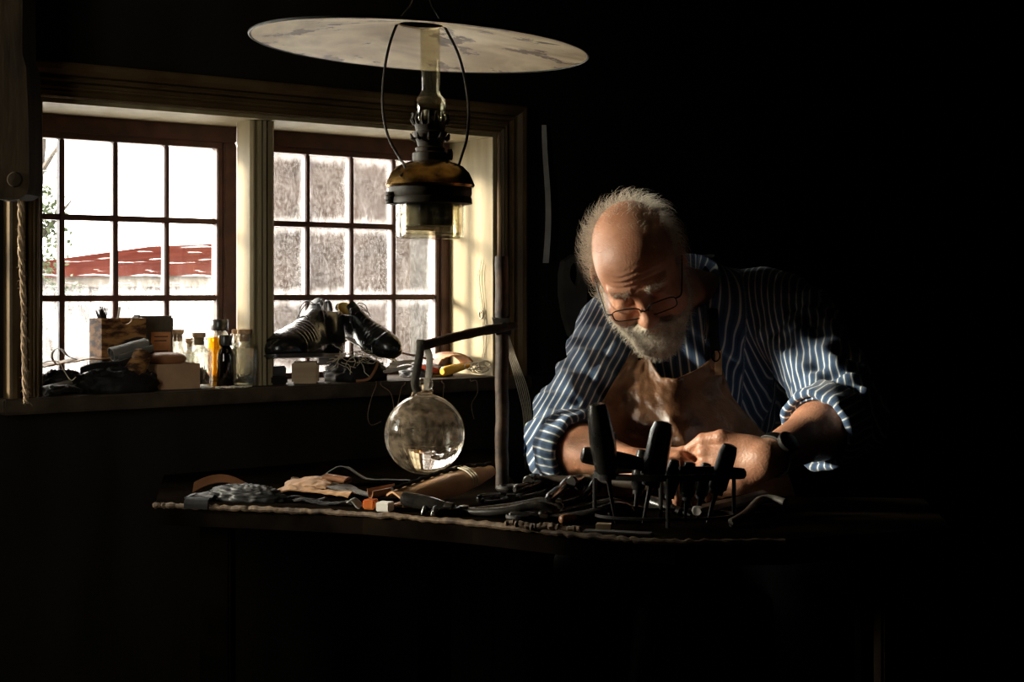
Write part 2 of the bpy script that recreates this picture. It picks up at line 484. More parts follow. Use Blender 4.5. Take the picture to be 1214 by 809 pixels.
for n, side in ((1, 'top'), (2, 'right'), (3, 'left')):
    b = MB(); casing_run(b, side, UO0, UO1, SILL, ZT)
    struct(b.build('trim_%d' % n, M['casing'], smooth_angle=25), {'top': 'stepped moulding over the two windows', 'right': 'upright stepped moulding right of the windows', 'left': 'upright moulding at the left end of the windows'}[side], 'window casing')
b = MB()
wbox(b, UO1 - 0.008, UO1 + 0.002, 0.0, 0.172, SILL, ZT)
struct(b.build('trim_4', M['cream'], smooth_angle=0), 'pale cream painted reveal board at the right of the window', 'window reveal')
b = MB(); wbox(b, UO0, UO1 - 0.008, 0.0, 0.172, ZT - 0.008, ZT + 0.002)
struct(b.build('trim_5', M['cream'], smooth_angle=0), 'pale cream soffit board above the window', 'window reveal')
b = MB(); wbox(b, UO0 - 0.002, UO0 + 0.008, 0.0, 0.172, SILL, ZT - 0.008)
struct(b.build('trim_6', M['cream'], smooth_angle=0), 'cream reveal board at the left of the window', 'window reveal')
b = MB(); wbox(b, UO0 - 0.07, UO1 + 0.075, -0.035, 0.21, SILL - 0.028, SILL, 0.004)
o = struct(b.build('trim_7', M['sill'], smooth_angle=30), 'worn dark window sill crowded with bottles, shoes and leather', 'window sill')
b = MB(); wbox(b, UO1 + 0.078, ROOM[1], -0.022, 0.0, SILL - 0.022, SILL - 0.003, 0.003)
struct(b.build('trim_8', M['plaster'], smooth_angle=30), 'dark dado rail on the wall beside the window', 'dado rail')

# centre mullion: cream fluted face in front of a dark frame post
b = MB()
MU0, MU1 = 0.008, 0.060
sec = [(MU0, 0.085), (MU0, 0.03)]
for k, (w, h) in enumerate([(0.004, 0.022), (0.008, 0.022), (0.010, 0.03), (0.012, 0.018), (0.018, 0.015), (0.020, 0.028), (0.022, 0.018), (0.028, 0.015), (0.030, 0.028), (0.033, 0.02), (0.044, 0.02), (0.052, 0.03)]):
    sec.append((MU0 + w, h))
sec.append((MU1, 0.085))
rings = [[b.v(wp(u, v, z)) for u, v in sec] for z in (SILL, ZT - 0.008)]
b.loft(rings, True, False)
struct(b.build('trim_9', M['cream'], smooth_angle=20), 'fluted cream post between the two windows', 'window post')

M['pane_l'] = pane_mat('frosted_left_panes', [(0.0, 0.0), (0.36, 0.0), (0.48, 0.0), (0.57, 0.008), (0.66, 0.22), (0.72, 0.4), (1.0, 0.5)], 0.35, 0.25)
M['pane_r'] = pane_mat('misted_right_panes', 0.030, 0.19, 0.085)
M['pane_x'] = glassy('clear_old_glass', gloss=0.04)

def sash(idx, u0, u1, pane_m, label, ncol=4, stile=0.010):
    root = thing('window_%d' % idx, label, 'window', wp((u0 + u1) / 2, 0.18, SILL)); root['kind'] = 'structure'
    zt, zb = EYE + 0.284, SILL + 0.012
    f = MB()
    wbox(f, u0 - 0.040, u1 + 0.040, 0.165, 0.215, zt + 0.012, ZT + 0.001, 0.002)          # header
    wbox(f, u0 - 0.040, u0 - 0.012, 0.165, 0.215, SILL, zt + 0.012, 0.002)
    wbox(f, u1 + 0.012, u1 + 0.040, 0.165, 0.215, SILL, zt + 0.012, 0.002)
    f.build('frame', M['sashpaint'], root, 30)
    s = MB()
    for a in ((u0 - 0.013, u0, zb, zt), (u1, u1 + 0.013, zb, zt)): wbox(s, a[0], a[1], 0.172, 0.20, a[2], a[3], 0.0015)
    wbox(s, u0 - 0.013, u1 + 0.013, 0.172, 0.20, zt, zt + 0.013, 0.0015)
    wbox(s, u0 - 0.013, u1 + 0.013, 0.172, 0.20, SILL + 0.0005, zb, 0.0015)
    s.build('sash_rail', M['sashpaint'], root, 30)
    g = MB(); W = (u1 - u0) / ncol; hb = 0.0052
    rows = [zt, EYE + 0.1365, EYE - 0.0175, zb]
    for k in range(1, ncol): wbox(g, u0 + W * k - hb, u0 + W * k + hb, 0.176, 0.196, zb, zt, 0.002)
    for z in rows[1:-1]: wbox(g, u0, u1, 0.1745, 0.1975, z - hb * 1.1, z + hb * 1.1, 0.002)
    g.build('glazing_bars', M['sashpaint'], root, 30)
    p = MB(); uvl = p.bm.loops.layers.uv.new('UVMap')
    for k in range(ncol):
        for r in range(3):
            ua, ub, za, zb_ = u0 + W * k, u0 + W * (k + 1), rows[r], rows[r + 1]
            fc = p.f([p.v(wp(ua, 0.187, zb_)), p.v(wp(ub, 0.187, zb_)), p.v(wp(ub, 0.187, za)), p.v(wp(ua, 0.187, za))])
            for l, uvc in zip(fc.loops, ((0, r + 0.999), (1, r + 0.999), (1, r + 0.001), (0, r + 0.001))): l[uvl].uv = uvc
    p.build('pane', pane_m, root, 0)
    return root
sash(1, -0.4125, 0.0066, M['pane_l'], 'left casement window, bright white with a red roof beyond', stile=0.01)
sash(2, 0.109, 0.536, M['pane_r'], 'right casement window, misted grey-brown panes behind the shoes')
root = thing('window_3', 'added unseen clear window further left along the same wall', 'window', wp((C0 + C1) / 2, .18, CZ0)); root['kind'] = 'structure'  # added out of view to bring key light onto the man from the left
b = MB()
for q in ((C0, C0 + .04, CZ0, CZ1), (C1 - .04, C1, CZ0, CZ1), (C0, C1, CZ0, CZ0 + .04), (C0, C1, CZ1 - .04, CZ1)): wbox(b, q[0], q[1], .17, .21, q[2], q[3])
b.build('frame', M['sashpaint'], root, 0)
b = MB()
for k in (1, 2): wbox(b, C0 + (C1 - C0) * k / 3 - .006, C0 + (C1 - C0) * k / 3 + .006, .18, .2, CZ0, CZ1)
for k in (1, 2): wbox(b, C0, C1, .181, .199, CZ0 + (CZ1 - CZ0) * k / 3 - .006, CZ0 + (CZ1 - CZ0) * k / 3 + .006)
b.build('glazing_bars', M['sashpaint'], root, 0)
b = MB(); wbox(b, C0 + .03, C1 - .03, .188, .191, CZ0 + .03, CZ1 - .03); b.build('pane', M['pane_x'], root, 0)

# added out of view: a fill-light window, and a blocker shading the man from it
root = thing('window_4', 'added unseen fill-light window in the left wall', 'window', wp(ROOM[0] - .1, (L0 + L1) / 2, LZ0)); root['kind'] = 'structure'
b = MB()
for q in ((L0, L0 + .04, LZ0, LZ1), (L1 - .04, L1, LZ0, LZ1), (L0, L1, LZ0, LZ0 + .04), (L0, L1, LZ1 - .04, LZ1), ((L0 + L1) / 2 - .012, (L0 + L1) / 2 + .012, LZ0, LZ1)): wbox(b, ROOM[0] - .12, ROOM[0] - .08, *q)
b.build('frame', M['sashpaint'], root, 0)
b = MB(); wbox(b, ROOM[0] - .102, ROOM[0] - .098, L0 + .03, L1 - .03, LZ0 + .03, LZ1 - .03); b.build('pane', M['pane_x'], root, 0)
b = MB(WALLM); b.prism([(-.92, -1.0), (-1.22, -2.2), (-1.25, -2.2), (-.95, -1.0)], 0, HC); struct(b.build('light_blocker', M['plaster'], smooth_angle=0), 'added unseen light blocker beside the left wall fill window', 'wall')

# ---------------- outdoors
b = MB(); b.box((-40, 3.2, -0.12), (40, 60, -0.02)); 
bm = b
o = struct(b.build('ground', M['ground'], smooth_angle=0), 'pale gravel ground outside the window', 'ground')
# low red-roofed shed seen through the left panes
def house(name, label, p0, p1, depth, hw, hr, wallm, roofm, over=0.25, wins=()):
    p0, p1 = V((*p0, 0)), V((*p1, 0)); d = (p1 - p0); Ln = d.length; d.normalize(); n = V((-d.y, d.x, 0))
    if n.y < 0: n = -n
    root = thing(name, label, 'building', (p0 + p1) / 2 + n * depth / 2 + V((0, 0, -0.02)))
    T = Matrix(((d.x, n.x, 0, p0.x), (d.y, n.y, 0, p0.y), (0, 0, 1, -0.02), (0, 0, 0, 1)))
    w = MB(T); w.box((0, 0, 0), (Ln, depth, hw)); w.build('wall', wallm, root, 0)
    e = MB(T); e.box((-0.1, -over * 0.6, hw - 0.10), (Ln + 0.1, -over * 0.1, hw + 0.02)); e.build('eaves_board', M['trimgrey'], root, 0)
    r = MB(T)
    sec = [(-over, hw - 0.02), (depth / 2, hr), (depth + over, hw - 0.02), (depth + over, hw + 0.06), (depth / 2, hr + 0.1), (-over, hw + 0.06)]
    r.loft([[r.v((x, a, c)) for a, c in sec] for x in (-0.25, Ln + 0.25)], True, False)
    r.build('roof', roofm, root, 0)
    for (x0, x1, z0, z1) in wins:
        f = MB(T); f.box((x0, -0.04, z0), (x1, 0.0, z1)); fo = f.build('window', M['trimgrey'], root, 0)
        q = MB(T); q.box((x0 + .06, -0.05, z0 + .06), (x1 - .06, -0.041, z1 - .06)); q.build('pane', M['darkglass'], fo, 0)
    return root
M['darkglass'] = mat('dark_window_glass', (0.03, 0.035, 0.04), rough=0.1)
pa, pb = at(20, 330, 12.8), at(277, 330, 10.4)
house('shed', 'low red shed with a red tiled roof beyond the left window', (pa.x, pa.y), (pb.x, pb.y), 3.0, 1.10, 1.30, M['brick'], M['rooftile'], 0.2)
pa, pb = at(302, 300, 7.3), at(690, 300, 6.0)
house('house', 'tall brown boarded house beyond the misted right window', (pa.x, pa.y), (pb.x, pb.y), 4.0, 4.2, 6.2, M['brick'], M['rooftile'], 0.3)
# garden tree at the far left
root = thing('garden_tree', 'leafy green tree outside the left window panes', 'tree', at(44, 343, 7.0).xy.to_3d() + V((0, 0, -0.02)))
t = MB(); bx, by = root.location.x, root.location.y
t.tube([(bx, by, -0.02), (bx + .03, by, .6), (bx - .02, by + .02, 1.3), (bx + .05, by, 1.9)], [.05, .04, .03, .012], 10)
for a in range(7):
    an = a * 2.4; z0 = .75 + .15 * a
    t.tube([(bx, by, z0), (bx + .10 * math.cos(an), by + .10 * math.sin(an), z0 + .10), (bx + .2 * math.cos(an), by + .18 * math.sin(an), z0 + .2)], [.018, .012, .005], 6)
t.build('trunk', M['bark'], root)
rnd = random.Random(5)
f = MB()
for cl in range(30):
    an, rr = rnd.uniform(0, 6.28), rnd.uniform(.02, .17)
    c = V((bx + rr * math.cos(an), by + rr * math.sin(an), rnd.uniform(.75, 1.50)))
    for k in range(46):
        p = c + V((rnd.gauss(0, .05), rnd.gauss(0, .05), rnd.gauss(0, .04)))
        a1 = V((rnd.uniform(-1, 1), rnd.uniform(-1, 1), rnd.uniform(-1, 1))).normalized(); a2 = a1.orthogonal().normalized()
        L_ = rnd.uniform(.02, .042)
        f.f([f.v(p), f.v(p + a1 * L_ * .5 + a2 * L_ * .3), f.v(p + a1 * L_), f.v(p + a1 * L_ * .5 - a2 * L_ * .3)])
f.build('foliage', M['leaf'], root, normals=False)

# ---------------- daylight: an even overcast sky; portals only guide its sampling at the wall openings, added ones included
w = bpy.data.worlds.new('overcast_sky'); sc.world = w; w.use_nodes = True
bg = w.node_tree.nodes['Background']; bg.inputs['Color'].default_value = (1.0, 0.95, 0.87, 1); bg.inputs['Strength'].default_value = 1.0
def portal(u0, u1, ZT=ZT, SILL=SILL):
    l = bpy.data.lights.new('window_portal', 'AREA'); l.shape = 'RECTANGLE'; l.size = u1 - u0; l.size_y = ZT - SILL
    l.cycles.is_portal = True
    o = bpy.data.objects.new('window_portal', l); COL.objects.link(o)
    o.location = wp((u0 + u1) / 2, 0.25, (ZT + SILL) / 2)
    o.rotation_euler = (-DV).to_track_quat('-Z', 'Z').to_euler()
portal(UO0, UO1); portal(C0, C1, CZ1, CZ0)
l = bpy.data.lights.new('window_portal', 'AREA'); l.shape = 'RECTANGLE'; l.size = L1 - L0; l.size_y = LZ1 - LZ0; l.cycles.is_portal = True
o = bpy.data.objects.new('window_portal', l); COL.objects.link(o); o.location = wp(ROOM[0] - .15, (L0 + L1) / 2, (LZ0 + LZ1) / 2); o.rotation_euler = DU.to_track_quat('-Z', 'Z').to_euler()

l = bpy.data.lights.new('hazy_sun', 'SUN'); l.energy = SUN_E; l.angle = math.radians(9); l.color = (1.0, 0.90, 0.76)
o = bpy.data.objects.new('hazy_sun', l); COL.objects.link(o)
o.rotation_euler = V((1.0, 0.03, -0.20)).to_track_quat('-Z', 'Y').to_euler()

# ---------------- camera
cam = bpy.data.cameras.new('camera'); co = bpy.data.objects.new('camera', cam); COL.objects.link(co)
co.location = (0, 0, EYE); co.rotation_euler = (PI / 2, 0, 0)
cam.sensor_width = 36; cam.sensor_fit = 'HORIZONTAL'; cam.lens = 36 * FPX / 1214; cam.shift_y = -(404.5 - HY) / 1214
cam.clip_start = 0.02; cam.clip_end = 200
sc.camera = co
sc.view_settings.view_transform = 'Standard'; sc.view_settings.look = 'None'; sc.view_settings.gamma = 1.0
sc.view_settings.use_curve_mapping = False
sc.view_settings.exposure = 3.7
sc.cycles.use_denoising = True
sc.cycles.max_bounces = 12; sc.cycles.transparent_max_bounces = 24; sc.cycles.caustics_refractive = True
sc.cycles.sample_clamp_indirect = 4.0
# ================================================================== OBJECTS
M['darkwood'] = mat('dark_oiled_wood', (0.012, 0.008, 0.005), (0.04, 0.026, 0.015), rough=0.45, scale=14, stretch=(1, 1, 1), bump=0.25)
M['benchwood'] = mat('scarred_bench_wood', (0.003, 0.0022, 0.0016), (0.011, 0.0075, 0.005), rough=0.9, scale=12, bump=0.4, spec=0.0)
M['rim'] = mat('worn_leather_edging', (0.07, 0.04, 0.02), (0.20, 0.125, 0.065), rough=0.7, scale=60, bump=0.8, bscale=150)
M['iron'] = mat('black_iron', (0.012, 0.011, 0.010), (0.025, 0.02, 0.016), rough=0.5, metal=0.3, spec=0.3, scale=40, bump=0.2)
M['steel'] = mat('worn_steel', (0.12, 0.115, 0.11), (0.22, 0.215, 0.205), rough=0.3, metal=1.0, scale=60)
M['toolblack'] = mat('blackened_tool_handles', (0.010, 0.009, 0.008), (0.03, 0.026, 0.022), rough=0.25, scale=40, bump=0.15, bscale=80)
M['rust'] = mat('dark_rusty_bar', (0.010, 0.006, 0.004), (0.055, 0.030, 0.015), rough=0.6, metal=0.0, spec=0.25, scale=45, bump=0.5)
M['brass'] = mat('tarnished_brass', (0.07, 0.036, 0.010), (0.42, 0.24, 0.07), rough=0.16, metal=1.0, scale=30, bump=0.08, contrast=(0.3, 0.75), r2=0.3)
M['brassdark'] = mat('blackened_brass', (0.005, 0.0038, 0.0025), (0.018, 0.012, 0.005), rough=0.5, metal=0.0, scale=50, bump=0.2, spec=0.15)
M['glass'] = glassy('clear_bottle_glass', tint=(0.93, 0.93, 0.89), gloss=0.05, edge=0.75, rough=0.03, dirt=0.12)
M['lampglass'] = glassy('lamp_glass', tint=(0.93, 0.91, 0.82), gloss=0.03, edge=0.28, rough=0.02)
M['oilglass'] = glassy('oil_reservoir_glass', tint=(0.93, 0.90, 0.78), gloss=0.06, edge=0.75, rough=0.03, dirt=0.10)
M['amber'] = glassy('amber_glass', tint=(0.90, 0.68, 0.24), gloss=0.04, edge=0.4, rough=0.03)
M['brownglass'] = glassy('dark_brown_glass', tint=(0.10, 0.04, 0.015), gloss=0.06, edge=0.4, rough=0.04)
M['cork'] = mat('cork', (0.36, 0.20, 0.10), (0.55, 0.36, 0.20), rough=0.9, scale=120, bump=0.5)
M['seeds'] = mat('dark_tacks', (0.02, 0.015, 0.01), (0.07, 0.05, 0.03), rough=0.4, scale=200)
M['string'] = mat('pale_waxed_thread', (0.42, 0.36, 0.26), (0.55, 0.48, 0.36), rough=0.8, scale=90)
M['rope'] = mat('frayed_jute_rope', (0.17, 0.11, 0.06), (0.28, 0.19, 0.11), rough=0.95, scale=200, bump=0.8)
M['tan'] = mat('tan_leather', (0.34, 0.17, 0.075), (0.48, 0.27, 0.13), rough=0.55, scale=14, bump=0.3, bscale=160)
M['brownlea'] = mat('brown_leather', (0.16, 0.062, 0.025), (0.26, 0.11, 0.045), rough=0.42, scale=16, bump=0.3, bscale=160)
M['greylea'] = mat('grey_leather', (0.10, 0.095, 0.083), (0.19, 0.18, 0.16), rough=0.5, scale=18, bump=0.3, bscale=200)
M['blacklea'] = mat('black_leather', (0.008, 0.007, 0.007), (0.02, 0.018, 0.016), rough=0.45, scale=18, bump=0.35, bscale=120)
M['blackdull'] = mat('dull_black_leather', (0.004, 0.0035, 0.003), (0.010, 0.0085, 0.007), rough=0.65, scale=18, bump=0.4, bscale=100, spec=0.18)
M['crumple'] = mat('crumpled_black_leather', (0.014, 0.013, 0.012), (0.04, 0.036, 0.032), rough=0.5, scale=30, bump=0.8, bscale=60)
M['shoe'] = mat('polished_black_shoe_leather', (0.008, 0.008, 0.008), rough=0.24, bump=0.12, bscale=60, spec=0.5, coat=0.2)
M['shoesole'] = mat('dark_sole_edge', (0.012, 0.009, 0.007), (0.03, 0.022, 0.016), rough=0.4, scale=40)
M['lining'] = mat('yellow_shoe_lining', (0.62, 0.42, 0.12), (0.75, 0.55, 0.20), rough=0.6, scale=20)
M['boxwood'] = mat('figured_brown_wood', (0.045, 0.018, 0.007), (0.33, 0.16, 0.055), rough=0.65, spec=0.2, scale=34, stretch=(1, 1, 2.6), bump=0.1, contrast=(0.42, 0.60), detail=4)
M['palewood'] = mat('pale_worn_wood', (0.33, 0.22, 0.12), (0.50, 0.36, 0.21), rough=0.6, scale=10, stretch=(1, 1, 5), bump=0.2)
M['card'] = mat('brown_cardboard', (0.30, 0.17, 0.09), (0.36, 0.21, 0.115), rough=0.8, scale=40)
M['book'] = mat('dark_cloth_book', (0.035, 0.028, 0.018), (0.06, 0.047, 0.03), rough=0.8, scale=60)
M['label'] = mat('orange_paper_label', (0.42, 0.17, 0.06), (0.50, 0.22, 0.09), rough=0.8, scale=40)
M['ink'] = mat('dark_print', (0.05, 0.02, 0.012), rough=0.8)
M['bristle'] = mat('dark_bristle', (0.02, 0.014, 0.010), rough=0.7)
M['yellowplastic'] = mat('yellow_amber_handle', (0.75, 0.36, 0.03), (0.85, 0.48, 0.06), rough=0.25, scale=10, sub=0.1)
M['redplastic'] = mat('red_handle', (0.45, 0.05, 0.015), rough=0.3)
M['bone'] = mat('pale_bone', (0.50, 0.46, 0.38), (0.66, 0.61, 0.52), rough=0.4, scale=30)
M['white'] = mat('chalk_white', (0.70, 0.66, 0.58), (0.8, 0.77, 0.7), rough=0.7, scale=30)
M['paper'] = mat('yellowed_paper', (0.34, 0.31, 0.26), (0.42, 0.39, 0.33), rough=0.9, scale=20)
M['dullwood'] = mat('dull_grey_wood', (0.05, 0.045, 0.035), (0.09, 0.08, 0.065), rough=0.6, scale=14)
M['stone'] = mat('grey_whetstone', (0.10, 0.09, 0.075), (0.18, 0.16, 0.135), rough=0.7, scale=50, bump=0.3)

def sp(px, v, dz=0.0):
    p = wpx(px, 400, v); p.z = SILL + dz; return p
def fr(o, ang=0.0, tilt=0.0, roll=0.0):
    """local frame at o: x along ang (about z), then tilted (about y) and rolled (about x)"""
    return Matrix.Translation(V(o)) @ Matrix.Rotation(ang, 4, 'Z') @ Matrix.Rotation(tilt, 4, 'Y') @ Matrix.Rotation(roll, 4, 'X')
WANG = math.atan2(0.6, 0.8)

# ---------------------------------------------------------------- hanging oil lamp
LX, LY = (510 - 607) / FPX * 2.2, 2.2
def lz(py): return EYE - (py - HY) / FPX * 2.2
lamp = thing('hanging_oil_lamp', 'brass hanging oil lamp with glass chimney under a wide pale shade', 'lamp', (LX, LY, lz(284)))
LM = Matrix.Translation((LX, LY, 0))
# shade: a wide shallow cone, a little tilted
m = bpy.data.materials.new('stained_cream_enamel'); m.use_nodes = True
nt = m.node_tree; N = nt.nodes; L = nt.links; bs = N['Principled BSDF']; bs.inputs['Roughness'].default_value = 0.55
tc = N.new('ShaderNodeTexCoord'); n1 = N.new('ShaderNodeTexNoise'); n1.inputs['Scale'].default_value = 7; n1.inputs['Detail'].default_value = 10; n1.inputs['Distortion'].default_value = 1.2
L.new(tc.outputs['Object'], n1.inputs['Vector'])
r1 = N.new('ShaderNodeValToRGB'); r1.color_ramp.elements[0].position = 0.33; r1.color_ramp.elements[1].position = 0.6
r1.color_ramp.elements[0].color = (0.46, 0.32, 0.16, 1); r1.color_ramp.elements[1].color = (0.88, 0.74, 0.49, 1); L.new(n1.outputs['Fac'], r1.inputs['Fac'])
n2 = N.new('ShaderNodeTexNoise'); n2.inputs['Scale'].default_value = 11; n2.inputs['Detail'].default_value = 9; n2.inputs['Roughness'].default_value = 0.65
mp = N.new('ShaderNodeMapping'); mp.inputs['Location'].default_value = (3.3, 1.7, 0.4); L.new(tc.outputs['Object'], mp.inputs['Vector']); L.new(mp.outputs[0], n2.inputs['Vector'])
r2 = N.new('ShaderNodeValToRGB'); r2.color_ramp.elements[0].position = 0.575; r2.color_ramp.elements[1].position = 0.61; L.new(n2.outputs['Fac'], r2.inputs['Fac'])
mx = N.new('ShaderNodeMixRGB'); mx.inputs[2].default_value = (0.17, 0.10, 0.05, 1); L.new(r2.outputs['Color'], mx.inputs[0]); L.new(r1.outputs['Color'], mx.inputs[1]); L.new(mx.outputs[0], bs.inputs['Base Color'])
M['shade'] = m
SX = (498 - 607) / FPX * 2.2
SHM = Matrix.Translation((SX, LY, lz(57))) @ Matrix.Rotation(math.radians(3.4), 4, 'Y') @ Matrix.Rotation(math.radians(0.9), 4, 'X')
R_ = 0.2585
b = MB(SHM)
b.lathe([(R_, 0.0), (R_ * .75, 0.009), (R_ * .45, 0.020), (0.045, 0.032), (0.034, 0.0345), (0.034, 0.037), (0.047, 0.0345), (R_ * .45, 0.0225), (R_ * .75, 0.0115), (R_, 0.0025)], 96, None, False, True)
sh = b.build('shade', M['shade'], lamp, 60)
b = MB(SHM); b.tube([(R_ * math.cos(a * PI / 48), R_ * math.sin(a * PI / 48), 0.001) for a in range(96)], 0.0022, 6, True)
b.build('rim_wire', M['brassdark'], sh)
# reservoir and burner
b = MB(LM)
b.lathe([(0.0, lz(283.5)), (0.046, lz(283.5)), (0.0515, lz(281)), (0.0525, lz(277)), (0.0525, lz(240)), (0.0505, lz(240)), (0.0505, lz(276)), (0.045, lz(279)), (0.0, lz(279))], 48)
b.build('oil_reservoir', M['oilglass'], lamp)
b = MB(LM)
b.lathe([(0.0, lz(266)), (0.018, lz(269)), (0.034, lz(268)), (0.035, lz(240)), (0.0, lz(240))], 32)
b.build('inner_font', M['brassdark'], lamp)
b = MB(LM)
b.lathe([(0.0, lz(243)), (0.0565, lz(243)), (0.0645, lz(242)), (0.064, lz(236)), (0.0625, lz(234)), (0.064, lz(230)), (0.064, lz(223)), (0.0, lz(223))], 48)
b.build('collar_band', M['brassdark'], lamp)
b = MB(LM)
b.lathe([(0.0, lz(223)), (0.066, lz(223)), (0.0685, lz(220)), (0.067, lz(217)), (0.0655, lz(214)), (0.060, lz(205)), (0.051, lz(198)), (0.040, lz(194)), (0.029, lz(191.5)), (0.0, lz(191))], 64)
b.build('dome', M['brass'], lamp)
b = MB(LM)
b.lathe([(0.0, lz(192)), (0.027, lz(192)), (0.0275, lz(182)), (0.022, lz(180)), (0.023, lz(176)), (0.019, lz(174)), (0.021, lz(168)), (0.026, lz(160)), (0.0265, lz(157)), (0.022, lz(156)), (0.0235, lz(150)), (0.0255, lz(147)), (0.0255, lz(145)), (0.021, lz(145)), (0.012, lz(138)), (0.0115, lz(131)), (0.0, lz(131))], 40)
bu = b.build('burner', M['brassdark'], lamp)
b = MB(LM)
for k in range(16):
    a = k * PI / 8
    c, s_ = math.cos(a), math.sin(a)
    b.tube([(0.0245 * c, 0.0245 * s_, lz(148)), (0.0285 * c, 0.0285 * s_, lz(142)), (0.0265 * c, 0.0265 * s_, lz(137)), (0.0285 * c, 0.0285 * s_, lz(134))], [0.0028, 0.0026, 0.002, 0.0008], 6)
b.build('chimney_gallery', M['brassdark'], lamp)
b = MB(LM)
for k in range(10):
    a = k * PI / 5 + .3
    c, s_ = math.cos(a), math.sin(a)
    b.tube([(0.024 * c, 0.024 * s_, lz(166)), (0.029 * c, 0.029 * s_, lz(164)), (0.031 * c, 0.031 * s_, lz(159))], [0.003, 0.0028, 0.001], 6)
b.build('flame_spreader', M['brassdark'], lamp)
b = MB(LM); b.cyl((0.018, -0.006, lz(184)), (0.030, -0.008, lz(184.5)), 0.0022, n=8); b.cyl((0.028, -0.008, lz(184)), (0.0335, -0.009, lz(184)), 0.0085, n=18)
b.build('wick_knob', M['brassdark'], lamp)
b = MB(LM); b.lathe([(0.0, 0), (0.0085, 0), (0.0085, 0.004), (0.0075, 0.005), (0.0085, 0.006), (0.0085, 0.011), (0.0075, 0.012), (0.0085, 0.013), (0.0085, 0.018), (0.0, 0.0185)], 20, Matrix.Translation((-0.058, -0.028, lz(243))))
b.build('filler_cap', M['brassdark'], lamp)
b = MB(LM)
prof = [(0.0235, lz(150)), (0.0247, lz(140)), (0.0250, lz(128)), (0.0240, lz(120)), (0.0200, lz(115)), (0.0165, lz(112.5)), (0.0155, lz(108)), (0.0155, lz(34))]
b.lathe(prof + [(r - 0.0013, z) for r, z in reversed(prof)], 40, None, False, True)
b.build('chimney', M['lampglass'], lamp)
def lp(px, py, dy=0.0):
    p = at(px, py, LY); p.y += dy; return p
def spline(pts, n=10):
    """Catmull-Rom through pts"""
    pts = [V(p) for p in pts]; out = []
    for i in range(len(pts) - 1):
        p0 = pts[max(i - 1, 0)]; p1 = pts[i]; p2 = pts[i + 1]; p3 = pts[min(i + 2, len(pts) - 1)]
        for k in range(n):
            t = k / n
            out.append(0.5 * ((2 * p1) + (p2 - p0) * t + (2 * p0 - 5 * p1 + 4 * p2 - p3) * t * t + (3 * p1 - p0 - 3 * p2 + p3) * t ** 3))
    out.append(pts[-1]); return out
b = MB()
b.tube(spline([lp(488, 6), lp(470, 30), lp(458, 70), lp(453.5, 120), lp(459, 158), lp(474, 188), lp(481, 197, -.035), lp(483, 206, -.045), lp(477, 212, -.05)]), 0.0021, 8)
b.tube(spline([lp(512, 6), lp(530, 37), lp(546, 72), lp(555, 120), lp(554, 160), lp(547, 186), lp(543, 198), lp(541, 203, .0)]), 0.0021, 8)
b.tube(spline([lp(488, 6), lp(492, -4), lp(500, -8), lp(508, -4), lp(512, 6)]), 0.0021, 8)
b.build('bail_wire', M['brassdark'], lamp)
b = MB(); top = lp(500, -8)
b.tube([top + V((0, 0, -0.004)), top + V((0.006, 0, 0.004)), top + V((0.0, 0, .015)), V((top.x, top.y, HC))], 0.0022, 8)
b.build('suspension_rod', M['brassdark'], lamp)

# ---------------------------------------------------------------- workbench
front = [(184, 596.5), (200, 597.5), (300, 601), (430, 607), (560, 617.5), (690, 632), (800, 640), (930, 640)]
fp = [onz(px, py, BENCH) for px, py in front]
bwl = [W0 + DU * u + DV * -0.045 for u in (-0.20, 0.0, 0.52)]
poly = [(p.x, p.y) for p in fp] + [(0.62, 2.02), (0.66, 2.30), (0.40, 2.335), (0.10, 2.325), (0.02, 2.36), (-0.01, 2.62), (0.0, 2.98)] + [(p.x, p.y) for p in reversed(bwl)]
bench = thing('workbench', 'dark scarred workbench with leather edging, strewn with leather and tools', 'workbench', (0, 2.35, 0))
b = MB(); b.prism(poly, BENCH - 0.034, BENCH); b.build('bench_top', M['benchwood'], bench, 0)
b = MB(); rnd = random.Random(2)
pts = spline([p + V((0, -0.003, -0.003)) for p in fp], 24)
b.tube([p + V((0, rnd.uniform(-.0012, .0012), rnd.uniform(-.0012, .0012))) for p in pts], [0.0042 + rnd.uniform(-.0009, .0012) for p in pts], 8)
b.build('leather_edging', M['rim'], bench)
for x, y in ((-0.48, 2.34), (0.56, 2.10), (-0.06, 2.86), (0.58, 2.30), (-0.12, 2.22)):
    b = MB(); b.box((x - .025, y - .025, 0), (x + .025, y + .025, BENCH - 0.034), None, 0.004); b.build('leg', M['benchwood'], bench, 30)

# ---------------------------------------------------------------- globe stand and water globe
PX, PY = (595 - 607) / FPX * 2.41, 2.41
st = thing('globe_stand', 'dark upright post with a sloping arm standing on the bench', 'stand', (PX, PY, BENCH))
rnd = random.Random(9)
b = MB(); zt_ = EYE - (304 - HY) / FPX * 2.41
pts = [V((PX + 0.0006 * math.sin(k), PY, BENCH + (zt_ - BENCH) * k / 24)) for k in range(25)]
b.tube(pts, [0.0112 + rnd.uniform(-.0004, .0004) for p in pts], 14); b.build('post', M['rust'], st)
a0, a1 = at(612, 386, 2.405), at(497, 411.5, 2.33)
b = MB(); pts = [a0.lerp(a1, k / 14) + V((0, 0, .0035 * math.sin(PI * k / 14))) for k in range(15)]
pts = [p + V((0, -0.0, 0)) for p in pts]
b.tube(pts, [0.0062, 0.0075] + [0.0078 + .0004 * math.sin(k * 2.1) for k in range(2, 14)] + [0.0068], 12); b.build('arm', M['rust'], st)
b = MB(); b.tube([at(586, 388, 2.41), at(590, 387, 2.41), at(601, 386.5, 2.41), at(605, 386, 2.41)], [0.0165, 0.0172, 0.0172, 0.0165], 10); cl = b.build('clamp', M['iron'], st, 30)
